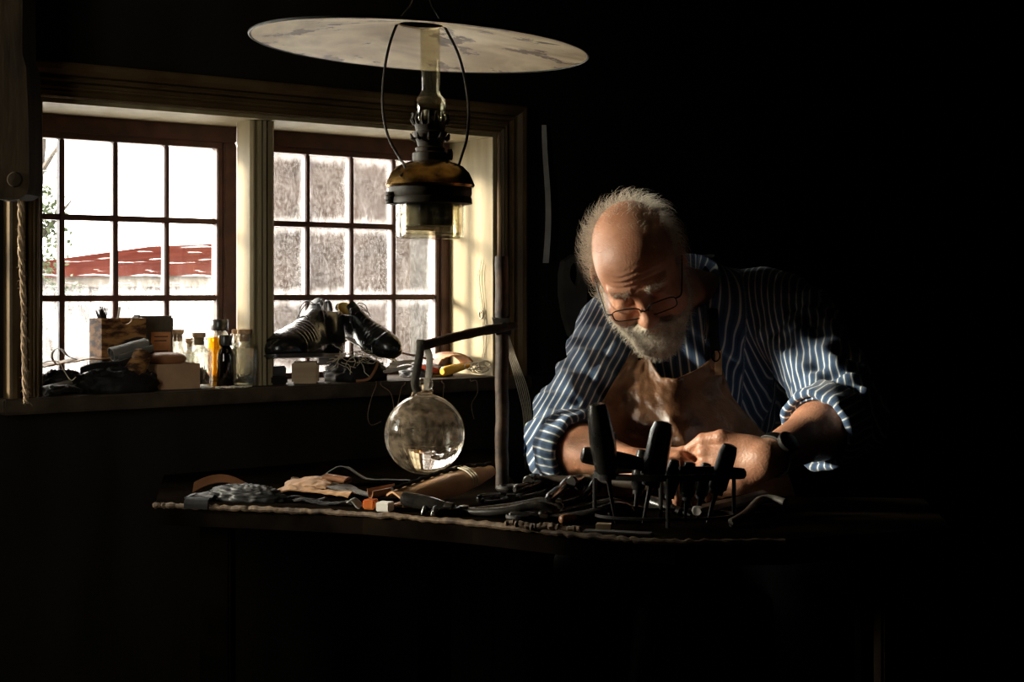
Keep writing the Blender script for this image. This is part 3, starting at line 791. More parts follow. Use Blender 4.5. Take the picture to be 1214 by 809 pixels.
b = MB(); b.cyl(at(598, 386, 2.398), at(598, 386, 2.385), 0.0055, n=6); b.build('clamp_bolt', M['iron'], cl, 30)

M['strapdark'] = mat('old_strap_leather', (0.03, 0.026, 0.02), (0.075, 0.066, 0.05), rough=0.7, scale=60, bump=0.5, spec=0.2)
GX, GY, GZ, GR = (503.5 - 607) / FPX * 2.33, 2.33, EYE - (515 - HY) / FPX * 2.33, 0.0652
glb = thing('water_globe', 'clear water-filled glass globe hanging on a leather strap from the arm', 'glass globe', (GX, GY, GZ - GR))
m = bpy.data.materials.new('water_filled_glass'); m.use_nodes = True
nt = m.node_tree; N = nt.nodes; L = nt.links; N.clear()
out = N.new('ShaderNodeOutputMaterial'); g = N.new('ShaderNodeBsdfGlass'); g.inputs['IOR'].default_value = 1.36; g.inputs['Roughness'].default_value = 0.0
g.inputs['Color'].default_value = (0.98, 0.97, 0.94, 1)
tc = N.new('ShaderNodeTexCoord'); nz = N.new('ShaderNodeTexNoise'); nz.inputs['Scale'].default_value = 120; nz.inputs['Detail'].default_value = 4
L.new(tc.outputs['Object'], nz.inputs['Vector']); bp = N.new('ShaderNodeBump'); bp.inputs['Strength'].default_value = 0.10; bp.inputs['Distance'].default_value = 0.001
L.new(nz.outputs['Fac'], bp.inputs['Height']); L.new(bp.outputs['Normal'], g.inputs['Normal'])
nd = N.new('ShaderNodeTexNoise'); nd.inputs['Scale'].default_value = 95; nd.inputs['Detail'].default_value = 9; nd.inputs['Roughness'].default_value = 0.75
L.new(tc.outputs['Object'], nd.inputs['Vector'])
md = N.new('ShaderNodeMapRange'); md.inputs['From Min'].default_value = 0.45; md.inputs['From Max'].default_value = 0.78; md.inputs['To Min'].default_value = 0.02; md.inputs['To Max'].default_value = 0.5
L.new(nd.outputs['Fac'], md.inputs['Value'])
dd = N.new('ShaderNodeBsdfDiffuse'); dd.inputs['Color'].default_value = (0.58, 0.45, 0.31, 1); dt = N.new('ShaderNodeBsdfTranslucent'); dt.inputs['Color'].default_value = (0.58, 0.45, 0.31, 1)
da = N.new('ShaderNodeMixShader'); L.new(dd.outputs[0], da.inputs[1]); L.new(dt.outputs[0], da.inputs[2])
dm = N.new('ShaderNodeMixShader'); L.new(md.outputs[0], dm.inputs[0]); L.new(g.outputs[0], dm.inputs[1]); L.new(da.outputs[0], dm.inputs[2])
L.new(dm.outputs[0], out.inputs['Surface']); M['waterglass'] = m
b = MB(Matrix.Translation((GX, GY, GZ)))
prof = [(GR * math.sin(a), -GR * math.cos(a)) for a in [PI * k / 60 for k in range(0, 54)]]
prof += [(0.0145, GR * .985), (0.0118, GR * 1.05), (0.0105, GR * 1.10)]
for k in range(1, 12):
    a = PI * k / 12; prof.append((0.0065 + 0.0072 * math.sin(a), GR * 1.10 + 0.019 * (1 - math.cos(a)) / 2))
prof += [(0.0075, GR * 1.10 + 0.0195), (0.0, GR * 1.10 + 0.0195)]
b.lathe(prof, 64)
b.build('globe', M['waterglass'], glb, 180)
b = MB(Matrix.Translation((GX, GY, GZ + GR * 1.075)))
b.tube([(0.0128 * math.cos(a * PI / 12), 0.0128 * math.sin(a * PI / 12), 0.0008 * math.sin(a * 2.1)) for a in range(24)], 0.0018, 6, True)
b.tube([(-0.012, -0.004, 0), (-0.018, -0.006, -.004), (-.020, -.007, -.008)], [.0026, .0034, .002], 7)
b.build('neck_cord', M['rope'], glb)
def strap(pts, wdt, th, m, name, parent, ref):
    b = MB(); b.tube(pts, [wdt] * len(pts), 8, False, th, ref); return b.build(name, m, parent, 40)
ax = (a1 - a0).normalized(); ap = a0.lerp(a1, 0.955)
e_s = V((0, 0, 1)); sd = ax.cross(e_s).normalized()
c0, c1 = a0.lerp(a1, 0.985), a0.lerp(a1, 0.90)
neck = V((GX, GY, GZ + GR * 1.09))
pts = spline([neck + V((-.0105, -.012, -.002)), neck + V((-.015, -.0135, .014)), c0 + V((-.004, -.0125, -.03)), c0 + V((0, -.0115, -.004)), c0 + V((0.0, -.004, .0095)), c0 + V((0.003, .006, .009)), c0.lerp(c1, .6) + V((0, .0115, -.002)), c1 + V((0, .012, -.025)), neck + V((.004, .0135, .008)), neck + V((.002, .012, -.004))], 6)
strap(pts, 0.0068, 0.0011, M['strapdark'], 'hanging_strap', glb, (1, 0, 0))

# ---------------------------------------------------------------- left upright and rope
b = MB()
xo, xi = at(-30, 0, 2.3).x, at(38.5, 0, 2.3).x
zb_ = EYE - (237 - HY) / FPX * 2.3
pp = [(xo, zb_ + .02), (xo + .012, zb_ + .006), (xo + .04, zb_), (xi - .018, zb_ + .001), (xi - .004, zb_ + .008), (xi, zb_ + .022), (xi - .001, zb_ + .12), (xi - .005, zb_ + .21), (xi - .011, zb_ + .23), (xi - .011, HC - .0), (xo, HC - .0)]
rings = [[b.v((x, y, z)) for x, z in pp] for y in (2.285, 2.29, 2.345, 2.35)]
b.loft(rings, True, False)
M['post'] = mat('old_brown_post', (0.010, 0.0065, 0.0035), (0.030, 0.020, 0.011), rough=0.9, spec=0.05, scale=10, stretch=(4, 4, .7), bump=0.5, bscale=14)
hp = thing('hanging_post', 'dark wooden post end with a round peg at the left edge of the window', 'post', ((xo + xi) / 2, 2.315, zb_))
b.build('post_body', M['post'], hp, 25)
b = MB(Matrix.Translation(at(18, 213, 2.286)) @ Matrix.Rotation(PI / 2, 4, 'X')); b.lathe([(0, -.01), (0.0125, -.01), (0.0125, .002), (.0105, .005), (.0, .006)], 20)
b.build('peg', M['post'], hp)
b = MB(); rnd = random.Random(3)
base = spline([at(25, 236.5, 2.315), at(25, 300, 2.31), at(28, 360, 2.31), at(29, 420, 2.31), at(31, 478, 2.31)], 20)
for s_ in range(3):
    pts = [p + V((0.0026 * math.cos(i * .5 + s_ * 2.09), 0.0026 * math.sin(i * .5 + s_ * 2.09), 0)) for i, p in enumerate(base)]
    b.tube(pts, [0.0026 + .0006 * math.sin(i * .37 + s_) for i in range(len(pts))], 6)
for k in range(170):
    p = rnd.choice(base); a = rnd.uniform(0, 6.28); d = V((math.cos(a), math.sin(a), rnd.uniform(-1, .6))) * rnd.uniform(.004, .011)
    b.tube([p, p + d * .6, p + d + V((0, 0, -.002))], [.0004, .0003, .0002], 3)
tag(b.build('hanging_rope', M['rope']), 'frayed brown rope hanging below the wooden post at the window', 'rope')

# ---------------------------------------------------------------- bottles on the sill
def bottle(px, v, r, hb, hs, rn, htop, label, gm, square=False, stopper='cork', fill=0.0, hh=0.012):
    """hb: body height to the shoulder, hs: shoulder top, rn: neck radius, htop: rim height"""
    p = sp(px, v)
    root = thing('bottle', label, 'bottle', p, 'bottles and jars on the window sill')
    T = Matrix.Translation(p) @ Matrix.Rotation(WANG, 4, 'Z')
    n = 32
    outer = [(r * .90, 0.0), (r, 0.003), (r, hb), (r * .93, hb + (hs - hb) * .45), (rn * 1.15, hs), (rn, hs + .002), (rn, htop - .006), (rn * 1.3, htop - .005), (rn * 1.3, htop)]
    inner = [(rn * .8, htop), (rn * .8, hs), (r * .84, hb + (hs - hb) * .3), (r * .90, hb), (r * .90, .006), (0.0, .005)]
    b = MB(T)
    def rg(rr, z):
        out = []
        for i in range(n):
            a = 2 * PI * i / n; c, s2 = math.cos(a), math.sin(a)
            if square and rr > rn * 1.35:
                q = rr / (abs(c) ** 6 + abs(s2) ** 6) ** (1 / 6) * .95
            else: q = rr
            out.append(b.v((q * c, q * s2, z)))
        return out
    b.loft([rg(1e-5, 0.0)] + [rg(*q) for q in outer + inner], False)
    b.build('glass_body', gm, root)
    if stopper == 'cork':
        b = MB(T); b.lathe([(0, htop - .014), (rn * .74, htop - .014), (rn * .78, htop), (rn * 1.0, htop + .0005), (rn * 1.06, htop + hh * .6), (rn * 1.0, htop + hh * .72), (0, htop + hh * .74)], 20); b.build('cork', M['cork'], root)
    elif stopper == 'cap':
        b = MB(T)
        N_ = 40
        rings = []
        for rr, z in ((0.0, hs + .002), (rn * 1.45, hs + .002), (rn * 1.5, hs + .004), (rn * 1.5, htop + .004), (rn * 1.4, htop + .006), (0.0, htop + .006)):
            rings.append([b.v((max(rr, 1e-5) * (1 + (.035 if i % 2 else 0)) * math.cos(2 * PI * i / N_), max(rr, 1e-5) * (1 + (.035 if i % 2 else 0)) * math.sin(2 * PI * i / N_), z)) for i in range(N_)])
        b.loft(rings, False); b.build('screw_cap', M['toolblack'], root)
    if fill:
        b = MB(T); rr = r * .86; rn_ = random.Random(int(px))
        rings = []
        for k, z in enumerate((.007, .007, fill * .7, fill, fill * 1.05)):
            q = (1e-5, rr, rr, rr * .7, 1e-5)[k]
            rings.append([b.v((q * math.cos(2 * PI * i / 20), q * math.sin(2 * PI * i / 20), z + (rn_.uniform(-.003, .003) if k > 1 else 0))) for i in range(20)])
        b.loft(rings, False)
        for k in range(30):
            a = rn_.uniform(0, 6.28); q = rr * rn_.uniform(.2, .9); c = V((q * math.cos(a), q * math.sin(a), fill + rn_.uniform(-.004, .006)))
            d = V((rn_.uniform(-1, 1), rn_.uniform(-1, 1), rn_.uniform(-1, 1))).normalized() * .004
            b.tube([c - d, c + d], [.0012, .0006], 4)
        ft = b.build('contents', M['seeds'], root, 0); tag(ft, 'dark tacks and pegs', kind='stuff')
    return root
bottle(211, 0.110, .0165, .062, .074, .0110, .100, 'small clear corked bottle behind the cardboard box, leftmost of the bottles', M['glass'])
bottle(236, 0.035, .0225, .066, .078, .0120, .095, 'square clear corked bottle with dark tacks, in front beside the cardboard box', M['glass'], True, fill=.032, hh=.013)
bottle(224.5, 0.125, .0105, .058, .066, .0080, .082, 'narrow clear corked vial half hidden between two left bottles', M['glass'])
bottle(254, 0.070, .0125, .082, .086, .0108, .094, 'slim amber glass bottle with an open neck, behind the dark brown one', M['amber'], stopper='none')
bottle(260, 0.125, .0185, .090, .103, .0120, .121, 'tallest jar with a ribbed black screw cap, at the back of the sill', M['glass'], stopper='cap')
bottle(267, 0.050, .0165, .058, .076, .0088, .092, 'dark brown medicine bottle with a black cap', M['brownglass'], stopper='cap')
bottle(281, 0.120, .0140, .070, .080, .0100, .098, 'clear corked bottle half hidden behind the big front bottle', M['glass'])
bottle(290, 0.030, .0220, .072, .084, .0130, .100, 'biggest clear corked bottle with a few dark tacks, at the sill edge', M['glass'], True, fill=.016, hh=.013)
bottle(307, 0.070, .0185, .076, .086, .0110, .102, 'clear corked bottle next to the toe of the black shoe', M['glass'], True, fill=.02)
b = MB(); rnd = random.Random(12)
for k in range(80):
    p = sp(rnd.uniform(256, 298), rnd.uniform(-.022, .02)); p.z += .0012
    a = rnd.uniform(0, 6.28); d = V((math.cos(a), math.sin(a), 0)) * rnd.uniform(.001, .0035)
    b.tube([p - d, p + d], [.001, .0012], 5)
tag(b.build('wood_crumbs', M['bone']), 'pale crumbs scattered on the sill edge before the bottles', 'crumbs', kind='stuff')

# ---------------------------------------------------------------- wooden box, brush, book
def wframe(px, v, dz=0.0, rot=0.0):
    return Matrix.Translation(sp(px, v, dz)) @ Matrix.Rotation(WANG + rot, 4, 'Z')
T = wframe(147, 0.075, 0.0005)
wb = thing('wooden_box', 'open brown wooden box with a notched front against the left panes', 'box', T.translation)
b = MB(T)
W2, D2, H2 = .043, .056, .132
nt_ = [(-W2, 0), (W2, 0), (W2, H2)] + [(.012 * math.cos(a) + .004, H2 - .011 * math.sin(a)) for a in [PI * k / 8 for k in range(9)]] + [(-W2, H2)]
rr = [[b.v((x, y, z)) for x, z in nt_] for y in (0, .006)]; b.loft(rr, True, False)
b.box((-W2, .006, 0), (-W2 + .006, D2, H2)); b.box((W2 - .006, .006, 0), (W2, D2, H2)); b.box((-W2, D2, 0), (W2, D2 + .006, H2)); b.box((-W2 + .006, .006, 0), (W2 - .006, D2, .006))
b.build('box_body', M['boxwood'], wb, 0)
T2 = T @ Matrix.Translation((-.022, .030, .010)) @ Matrix.Rotation(math.radians(-4), 4, 'Y')
br = thing('brush', 'dark bristled brush standing in the wooden box', 'brush', T2.translation)
b = MB(T2); b.tube([(0, 0, 0), (0, 0, .06), (0, 0, .112)], [.004, .005, .0055], 10); b.build('handle', M['palewood'], br)
b = MB(T2); rnd = random.Random(4)
for k in range(60):
    a = rnd.uniform(0, 6.28); q = rnd.uniform(0, .005)
    p = V((q * math.cos(a), q * math.sin(a), .110)); b.tube([p, p + V((p.x * .9, p.y * .9, .018)), p + V((p.x * 1.6 + rnd.uniform(-.002, .002), p.y * 1.6, rnd.uniform(.028, .036)))], [.0008, .0007, .0004], 3)
b.build('bristles', M['bristle'], br)
T3 = T @ Matrix.Translation((-.022, .030, .007)) @ Matrix.Rotation(math.radians(10), 4, 'Y')
b = MB(T3); b.tube([(0, 0, 0), (0, 0, .08), (0, 0, .148)], [.0028, .0028, .0022], 8)
tag(b.build('wooden_stick', M['bone']), 'thin pale stick standing in the wooden box beside the brush', 'stick')
T = wframe(186, 0.118, 0.0005)
bk = thing('book', 'dark cloth-bound case standing behind the leather, with an orange label', 'book', T.translation)
b = MB(T); b.box((-.035, 0, 0), (.035, .03, .135), None, .004); b.box((-.037, -.003, .004), (-.031, .034, .137), None, .003)
b.build('cover', M['book'], bk, 30)
b = MB(T); b.box((-.012, -.0012, .05), (.028, -.0002, .104)); lb = b.build('paper_label', M['label'], bk, 0)
b = MB(T)
for k, z in enumerate((.094, .086, .066, .060)): b.box((.0 - .006, -.0016, z), (.022 - .003 * (k % 2), -.0011, z + .0022))
b.build('print', M['ink'], lb, 0)

# ---------------------------------------------------------------- leather pieces: helpers
def nz3(p, sc_, seed=0.0): return noise.noise(V((p[0] * sc_ + seed, p[1] * sc_ + seed * 1.7, p[2] * sc_ - seed)))
def piece(name, m, label, cat, c, ang, lx, ly, bend=None, amp=0.004, seed=1.0, th=0.0022, zbase=None, tilt=0.0, nu=26, nv=14, group=None, wob=0.12, taper=0.0, roll=0.0):
    """an irregular cut of leather lying about: bend(a,b) gives its height above the surface"""
    def fn(a, b_):
        x = (a - .5) * lx * (1 + wob * nz3((b_ * 2, 0, 0), 1.3, seed)); y = (b_ - .5) * ly * (1 - taper * a + wob * nz3((a * 2.2, 5, 0), 1.5, seed + 3))
        x += lx * .06 * nz3((a * 2, b_ * 3, 1), 1, seed); 
        z = (bend(a, b_) if bend else 0) + amp * nz3((a * lx * 40, b_ * ly * 40, seed), 1, seed) + amp * .5 * nz3((a * lx * 110, b_ * ly * 110, seed), 1, seed)
        return V((x, y, z))
    T = Matrix.Rotation(ang, 4, 'Z') @ Matrix.Rotation(tilt, 4, 'Y') @ Matrix.Rotation(roll, 4, 'X')
    P = [T @ fn(i / nu, j / nv) for i in range(nu + 1) for j in range(nv + 1)]
    zm = min(p.z for p in P); zb2 = c.z if zbase is None else zbase
    b = MB(Matrix.Translation((c.x, c.y, zb2 - zm + th + .0005)))
    b.sheet(lambda a, b_: T @ fn(a, b_), nu, nv, th)
    o = b.build(name, m, None, 60)
    return tag(o, label, cat, group)
def mound(name, m, label, cat, c, ang, rx, ry, h, seed, amp=.3, fold=3.0, n=48, k=26, top=.35, obj=True, parent=None):
    """a crumpled heap: a ridged dome that sits flat on c"""
    b = MB(Matrix.Translation(c) @ Matrix.Rotation(ang, 4, 'Z'))
    rings = []
    for j in range(k + 1):
        t = j / k; ph = t * PI / 2
        ring = []
        for i in range(n):
            a = 2 * PI * i / n
            q = V((math.cos(a) * math.cos(ph), math.sin(a) * math.cos(ph), math.sin(ph)))
            f = 1 + amp * (1 - 2 * abs(noise.noise(V((q.x * fold + seed, q.y * fold, q.z * fold + seed))))) * .5 + amp * .35 * noise.noise(V((q.x * fold * 2.6, q.y * fold * 2.6 + seed, q.z * fold * 2.6))) + amp * .2 * noise.noise(q * fold * 6)
            ring.append(b.v((q.x * rx * f, q.y * ry * f, max(0.0004, (q.z ** (1 - top)) * h * f) if j else 0.0004)))
        rings.append(ring)
    b.loft(rings, True)
    if parent: return b.build(name, m, parent, 180)
    return tag(b.build(name, m, None, 180), label, cat)

# left end of the sill
hp_ = sp(120, 0.035)
mound('leather_bundle', M['blackdull'], 'big heap of crumpled black leather at the left of the sill', 'leather', sp(141, 0.014), WANG, .066, .040, .045, 3.1, .30, 3.2)
mound('leather_pouch', M['blackdull'], 'low dark leather folds under the tan leather at the window end', 'leather', sp(74, 0.070), WANG, .046, .045, .036, 7.7, .3, 3.5)
# rolled grey leathers
def roll(name, m, label, cat, p0, p1, r, turns=2.2, flat=.75, group=None, seed=0):
    p0, p1 = V(p0), V(p1); ax_ = (p1 - p0); Ln = ax_.length; ax_.normalize()
    e2 = V((0, 0, 1)) - ax_ * ax_.z; e2.normalize(); e1 = ax_.cross(e2)
    b = MB()
    def fn(a, s_):
        th_ = a * turns * 2 * PI; q = r * (0.45 + .55 * a) * (1 + .08 * noise.noise(V((s_ * 4, a * 5, seed))))
        return p0 + ax_ * (s_ * Ln + .004 * math.sin(a * 9)) + e1 * (q * math.cos(th_)) + e2 * (q * flat * math.sin(th_))
    b.sheet(fn, 60, 10, .0014)
    return tag(b.build(name, m, None, 60), label, cat, group)
roll('leather_roll', M['greylea'], 'rolled grey leather lying low at the far left of the sill', 'leather roll', sp(52, -.005, .0095), sp(84, .03, .017), .0095, 2, .9)
roll('leather_roll', M['greylea'], 'plump grey leather roll leaning on the book with the orange label', 'leather roll', wpx(133, 421, .03), wpx(174, 409, .045), .0165, 2.0, .95, seed=4)
b = MB(); b.tube(spline([wpx(140, 415, .055), wpx(150, 407, .06), wpx(162, 402.5, .06), wpx(175, 405, .06), wpx(180, 418, .06), wpx(181, 428, .05)], 8), .0042, 8, False, .0016, (0, 0, 1))
tag(b.build('leather_strap', M['blacklea']), 'narrow black strap arching over the grey leather roll', 'strap')
# tan leather, its loop of strap and stitching thread
piece('leather_offcut', M['tan'], 'flat pointed tan leather offcut at the window end of the sill', 'leather', sp(88, .07, .046), WANG + .06, .135, .06, lambda a, b_: .004 * math.sin(a * 3) + .010 * a, .003, 2.2, taper=.0)
b = MB(); b.tube(spline([wpx(66, 431, .05), wpx(62, 425, .05), wpx(62.5, 418, .05), wpx(67, 413.8, .05), wpx(74, 415, .05), wpx(79, 421, .055), wpx(87, 425, .06), wpx(98, 427, .065)], 8), [.0012] * 57, 8, False, .0062, (0, 0, 1))
tag(b.build('leather_strap', M['greylea']), 'thin grey strap curled into an upright loop on the tan leather', 'strap')
b = MB(); b.tube(spline([wpx(50, 431, .02), wpx(60, 428, .02), wpx(70, 430, .01), wpx(76, 440, -.01), wpx(84, 451, -.02), wpx(90, 447, -.02)], 8), .0009, 5)
tag(b.build('thread', M['string']), 'pale waxed thread trailing over the tan offcut and rolled leather', 'thread')
rnd = random.Random(21)
b = MB()
for k in range(5):
    q = [wpx(rnd.uniform(52, 98), 463 + rnd.uniform(-5, 2.5), rnd.uniform(-.03, .0)) for _ in range(4)]
    for p in q: p.z = max(p.z, SILL + .004)
    q.sort(key=lambda p: p.x)
    b.tube(spline(q, 8), .0034, 7)
tag(b.build('cord_coil', M['blacklea']), 'tangle of shiny black cord on the sill edge at the left', 'cord')
b = MB(); b.sheet(lambda a, s_: wpx(95 + 70 * a, 436 - 16 * a + 7 * s_, .005 + .01 * s_) + V((0, 0, .003 * math.sin(a * 7))), 20, 5, .002)
tag(b.build('leather_offcut', M['crumple']), 'dark leather strip slanting up under the plump grey roll', 'leather')
# turned wooden block
p0, p1 = wpx(157, 446, .0), wpx(170, 419, .012)
b = MB(); b.tube([p0, p0.lerp(p1, .15), p0.lerp(p1, .3), p0.lerp(p1, .9), p0.lerp(p1, .97), p1], [.0215, .0215, .0185, .0170, .0172, .0162], 28)
tag(b.build('wooden_block', M['boxwood']), 'short leaning cylinder of brown wood on the black leather heap', 'wooden block')
# cardboard box with the brown bun-shaped pad on it
T = wframe(212, 0.012, 0.0005, -.08)
b = MB(T); cw, ch, cd = .041, .047, .068
b.box((-cw, 0, 0), (cw, .002, ch)); b.box((-cw, cd, 0), (cw, cd + .002, ch)); b.box((-cw, .002, 0), (-cw + .002, cd, ch)); b.box((cw - .002, .002, 0), (cw, cd, ch)); b.box((-cw + .002, .002, 0), (cw - .002, cd, .002)); b.box((-cw + .002, .014, ch - .008), (cw - .002, cd, ch - .0065))
tag(b.build('cardboard_box', M['card'], None, 0), 'low brown cardboard box on the sill in front of the pouch', 'box')
b = MB(Matrix.Translation(T @ V((-.010, .042, ch - .0062))) @ Matrix.Rotation(WANG - .1, 4, 'Z'))
rings = []
for k in range(17):
    t = k / 16; x = (t - .5) * .078; q = .0215 * (max(0.02, 1 - abs(2 * t - 1) ** 3.2)) ** .5
    rings.append([b.v((x, q * math.cos(2 * PI * i / 22) * .95 * (1 + .05 * noise.noise(V((t * 4, i * .4, 0)))), .0142 + min(1, .9) * q * .66 * math.sin(2 * PI * i / 22))) for i in range(22)])
b.loft(rings); tag(b.build('padded_pouch', M['brownlea'], None, 180), 'bun-shaped brown leather pad resting on the cardboard box', 'leather pad')

# ---------------------------------------------------------------- shoes
def shoe_field(cut=True, open_=True):
    F = Field(lin(-.16, .175, .0025), lin(-.065, .066, .0025), lin(-.01, .15, .0025))
    F.op(ell((.098, .002, .012), (.054, .043, .036)), 0)
    F.op(ell((.04, .0, .018), (.085, .0475, .045)), .03)
    F.op(cone((.04, 0, .03), (-.035, 0, .082), .036, .031), .03)
    F.op(ell((-.085, 0, .03), (.052, .036, .060)), .03)
    F.op(cone((-.055, 0, .045), (-.075, 0, .088), .036, .031), .03)
    F.op(cone((-.09, 0, .045), (-.103, 0, .09), .026, .024), .02)
    # toe cap seam, creases and apron ridges
    def seam(X, Y, Z):
        q = X - .088 + 6.0 * Y * Y
        return .0016 * np.exp(-(q / .0022) ** 2) * (Z > .012) - .0014 * np.exp(-((q - .006) / .005) ** 2) + .0012 * np.sin((X + .25 * np.abs(Y)) * 520) * np.exp(-((X - .045) / .022) ** 2) * (Z > .03)
    F.op((seam, np.array([-.02, -.06, .0]), np.array([.16, .06, .1])), 0, 'disp', .0)
    F.op(((lambda X, Y, Z: (-Z + 0.0 * X + 0 * Y).astype(np.float32) * -1), np.array([-.16, -.065, -.01]), np.array([.175, .066, .0])), 0, 'disp', 0) if False else None
    flr = (lambda X, Y, Z: (Z - 0.0008 + 0 * X + 0 * Y), np.array([-.2, -.1, -.05]), np.array([.2, .1, .16]))
    # cut with the floor plane: intersect with z > 0
    F.F = np.maximum(F.F, -(F.zs[None, None, :] - 0.0008) + 0 * F.F)
    # topline: slopes up to the heel
    top = F.zs[None, None, :] - (.108 - .10 * np.clip((F.xs[:, None, None] + .035), -.07, .2) ** 2 * 10)
    F.F = np.maximum(F.F, np.where(F.xs[:, None, None] < -.02, F.zs[None, None, :] - (.100 + 0.10 * np.abs(F.xs[:, None, None] + .07)), -1) + 0 * F.F)
    F.op(ell((-.068, 0, .108), (.046, .0275, .075)), .004, 'sub')
    F.op(ell((-.075, 0, .05), (.042, .027, .035)), .004, 'sub')
    return F
SHF = shoe_field().mesh()
def xf(P, T):
    A = np.array(T); return P @ A[:3, :3].T + A[:3, 3]
def sole_outline(off=0.0):
    pts = []
    for k in range(48):
        a = 2 * PI * k / 48; x = .145 * math.cos(a)
        w_ = .043 if x > 0 else .034
        y = (w_ + .006 * math.exp(-((x - .06) / .05) ** 2)) * (abs(math.sin(a)) ** .75) * (1 if math.sin(a) >= 0 else -1)
        pts.append(((x + .004) * (1 + off / .145), y * (1 + off / .045)))
    return pts
def shoe(T, label, lining=None, tongue_up=True, lace_loops=True, seed=1):
    root = thing('shoe', label, 'shoe', T.translation, 'black lace-up shoes on the sill')
    P, Q = SHF
    np_mesh('upper', xf(P + np.array([0, 0, .013]), T), Q, M['shoe'], root)
    b = MB(T); b.prism(sole_outline(.002), .005, .0125); b.prism(sole_outline(.0055), .0095, .0138); so = b.build('sole', M['shoesole'], root, 40)
    hl = [(x, y) for x, y in sole_outline() if x < -.075]
    b = MB(T); b.prism(hl, -.012, .0055); b.build('heel', M['shoesole'], so, 40)
    if lining:
        b = MB(T)
        b.sheet(lambda a, s_: V((-.070 + .0435 * math.cos(PI * (.08 + .84 * a) + PI / 2) * (1.0), .0262 * math.sin(PI * (.08 + .84 * a) + PI / 2 - 0) if False else .0262 * math.cos(PI * a), .045 + .072 * s_)) if False else V((-.068 - .041 * math.sin(PI * a), .0262 * math.cos(PI * a), .04 + (.074 + .010 * math.sin(PI * a)) * s_)), 24, 8, .0012)
        b.build('lining', lining, root, 60)
    # tongue
    b = MB(T)
    b.sheet(lambda a, s_: V((-.012 - .040 * a, (s_ - .5) * .042 * (1 - .15 * a), .098 + .038 * a + .006 * math.sin(PI * s_) + (.0 if not tongue_up else .004 * a))), 12, 8, .0022)
    b.build('tongue', M['blacklea'], root, 60)
    # facing flaps with eyelets and laces
    fl = MB(T)
    for sgn in (-1, 1):
        fl.sheet(lambda a, s_, g=sgn: V((.022 - .062 * a, g * (.006 + .019 * s_), .0965 + .024 * a - .010 * s_ * s_ - .004 * (1 - a) * 1.0 - .0 + .0)) , 12, 6, .0022)
    fl.build('facing', M['blacklea'], root, 60)
    l = MB(T); rnd = random.Random(seed)
    for k in range(5):
        x = .016 - .0125 * k; z = .099 + .0052 * k
        l.tube(spline([(x, -.013, z - .002), (x - .002, -.006, z + .003), (x - .005, .004, z + .004), (x - .007, .013, z - .001)], 5), .0014, 6)
        l.tube(spline([(x, .013, z - .002), (x - .002, .006, z + .0035), (x - .005, -.004, z + .0035), (x - .007, -.013, z - .001)], 5), .0014, 6)
    xk, zk = -.038, .128
    l.tube([(xk - .003, -.004, zk), (xk + .003, 0, zk + .003), (xk - .002, .004, zk)], .003, 7)
    for g, rr in ((-1, 1.0), (1, 1.15)):
        l.tube(spline([(xk, 0, zk), (xk + .008, g * .018 * rr, zk + .013), (xk + .016, g * .034 * rr, zk - .004), (xk + .016, g * .036 * rr, zk - .03), (xk + .007, g * .026 * rr, zk - .02), (xk, 0, zk)], 8), .0014, 6)
        l.tube(spline([(xk, 0, zk), (xk + .012, g * .02, zk + .004), (xk + .022, g * .037, zk - .025), (xk + .03, g * .042, zk - .048)], 8), .0013, 6)
    l.build('laces', M['toolblack'] if lining is None else M['crumple'], root)
    if lining is None:
        b = MB(T); b.tube(spline([(-.10, 0, .098), (-.100, 0, .125), (-.092, 0, .140), (-.080, 0, .138), (-.078, 0, .12), (-.078, 0, .098)], 8), .0062, 8, False, .0013, (0, 1, 0)); b.build('pull_tab', M['blacklea'], root)
    return root
# wooden block under the first shoe
bp0 = sp(362, 0.022)
T = Matrix.Translation(bp0) @ Matrix.Rotation(WANG - .55, 4, 'Z')
b = MB(T); b.box((-.026, -.018, .0005), (.026, .04, .043), None, .004)
tag(b.build('wooden_block', M['palewood'], None, 30), 'pale brown wooden block propping the left black shoe', 'wooden block')
dT = Matrix.Translation(sp(329, .03)) @ Matrix.Rotation(WANG + .1, 4, 'Z')
b = MB(dT); b.box((-.02, -.012, .0005), (.017, .045, .018), None, .003); tag(b.build('leather_stack', M['blackdull'], None, 30), 'small dark leather slab on the sill left of the pale block', 'leather')
b = MB(dT); b.box((-.017, -.008, .019), (.018, .043, .036), Matrix.Rotation(.12, 4, 'Z'), .003); tag(b.build('leather_stack', M['crumple'], None, 30), 'thin folded dark leather on the slab under the shoe toe', 'leather')
toeA = math.atan2(-.90, -.44)
TA = Matrix.Translation(wpx(366, 430.5, .055) + V((0, 0, .006))) @ Matrix.Rotation(toeA, 4, 'Z') @ Matrix.Rotation(math.radians(-2), 4, 'Y') @ Matrix.Rotation(math.radians(4), 4, 'X') @ Matrix.Scale(.86, 4)
shoe(TA, 'polished black lace-up shoe on the pale wooden block, pull tab upright', None, seed=3)
TB = Matrix.Translation(wpx(436, 407, .085)) @ Matrix.Rotation(math.atan2(-.56, .70), 4, 'Z') @ Matrix.Rotation(math.radians(17), 4, 'Y') @ Matrix.Rotation(math.radians(30), 4, 'X') @ Matrix.Scale(.62, 4)
shoe(TB, 'black lace-up shoe with yellow lining lying on tangled thread', M['lining'], seed=5)
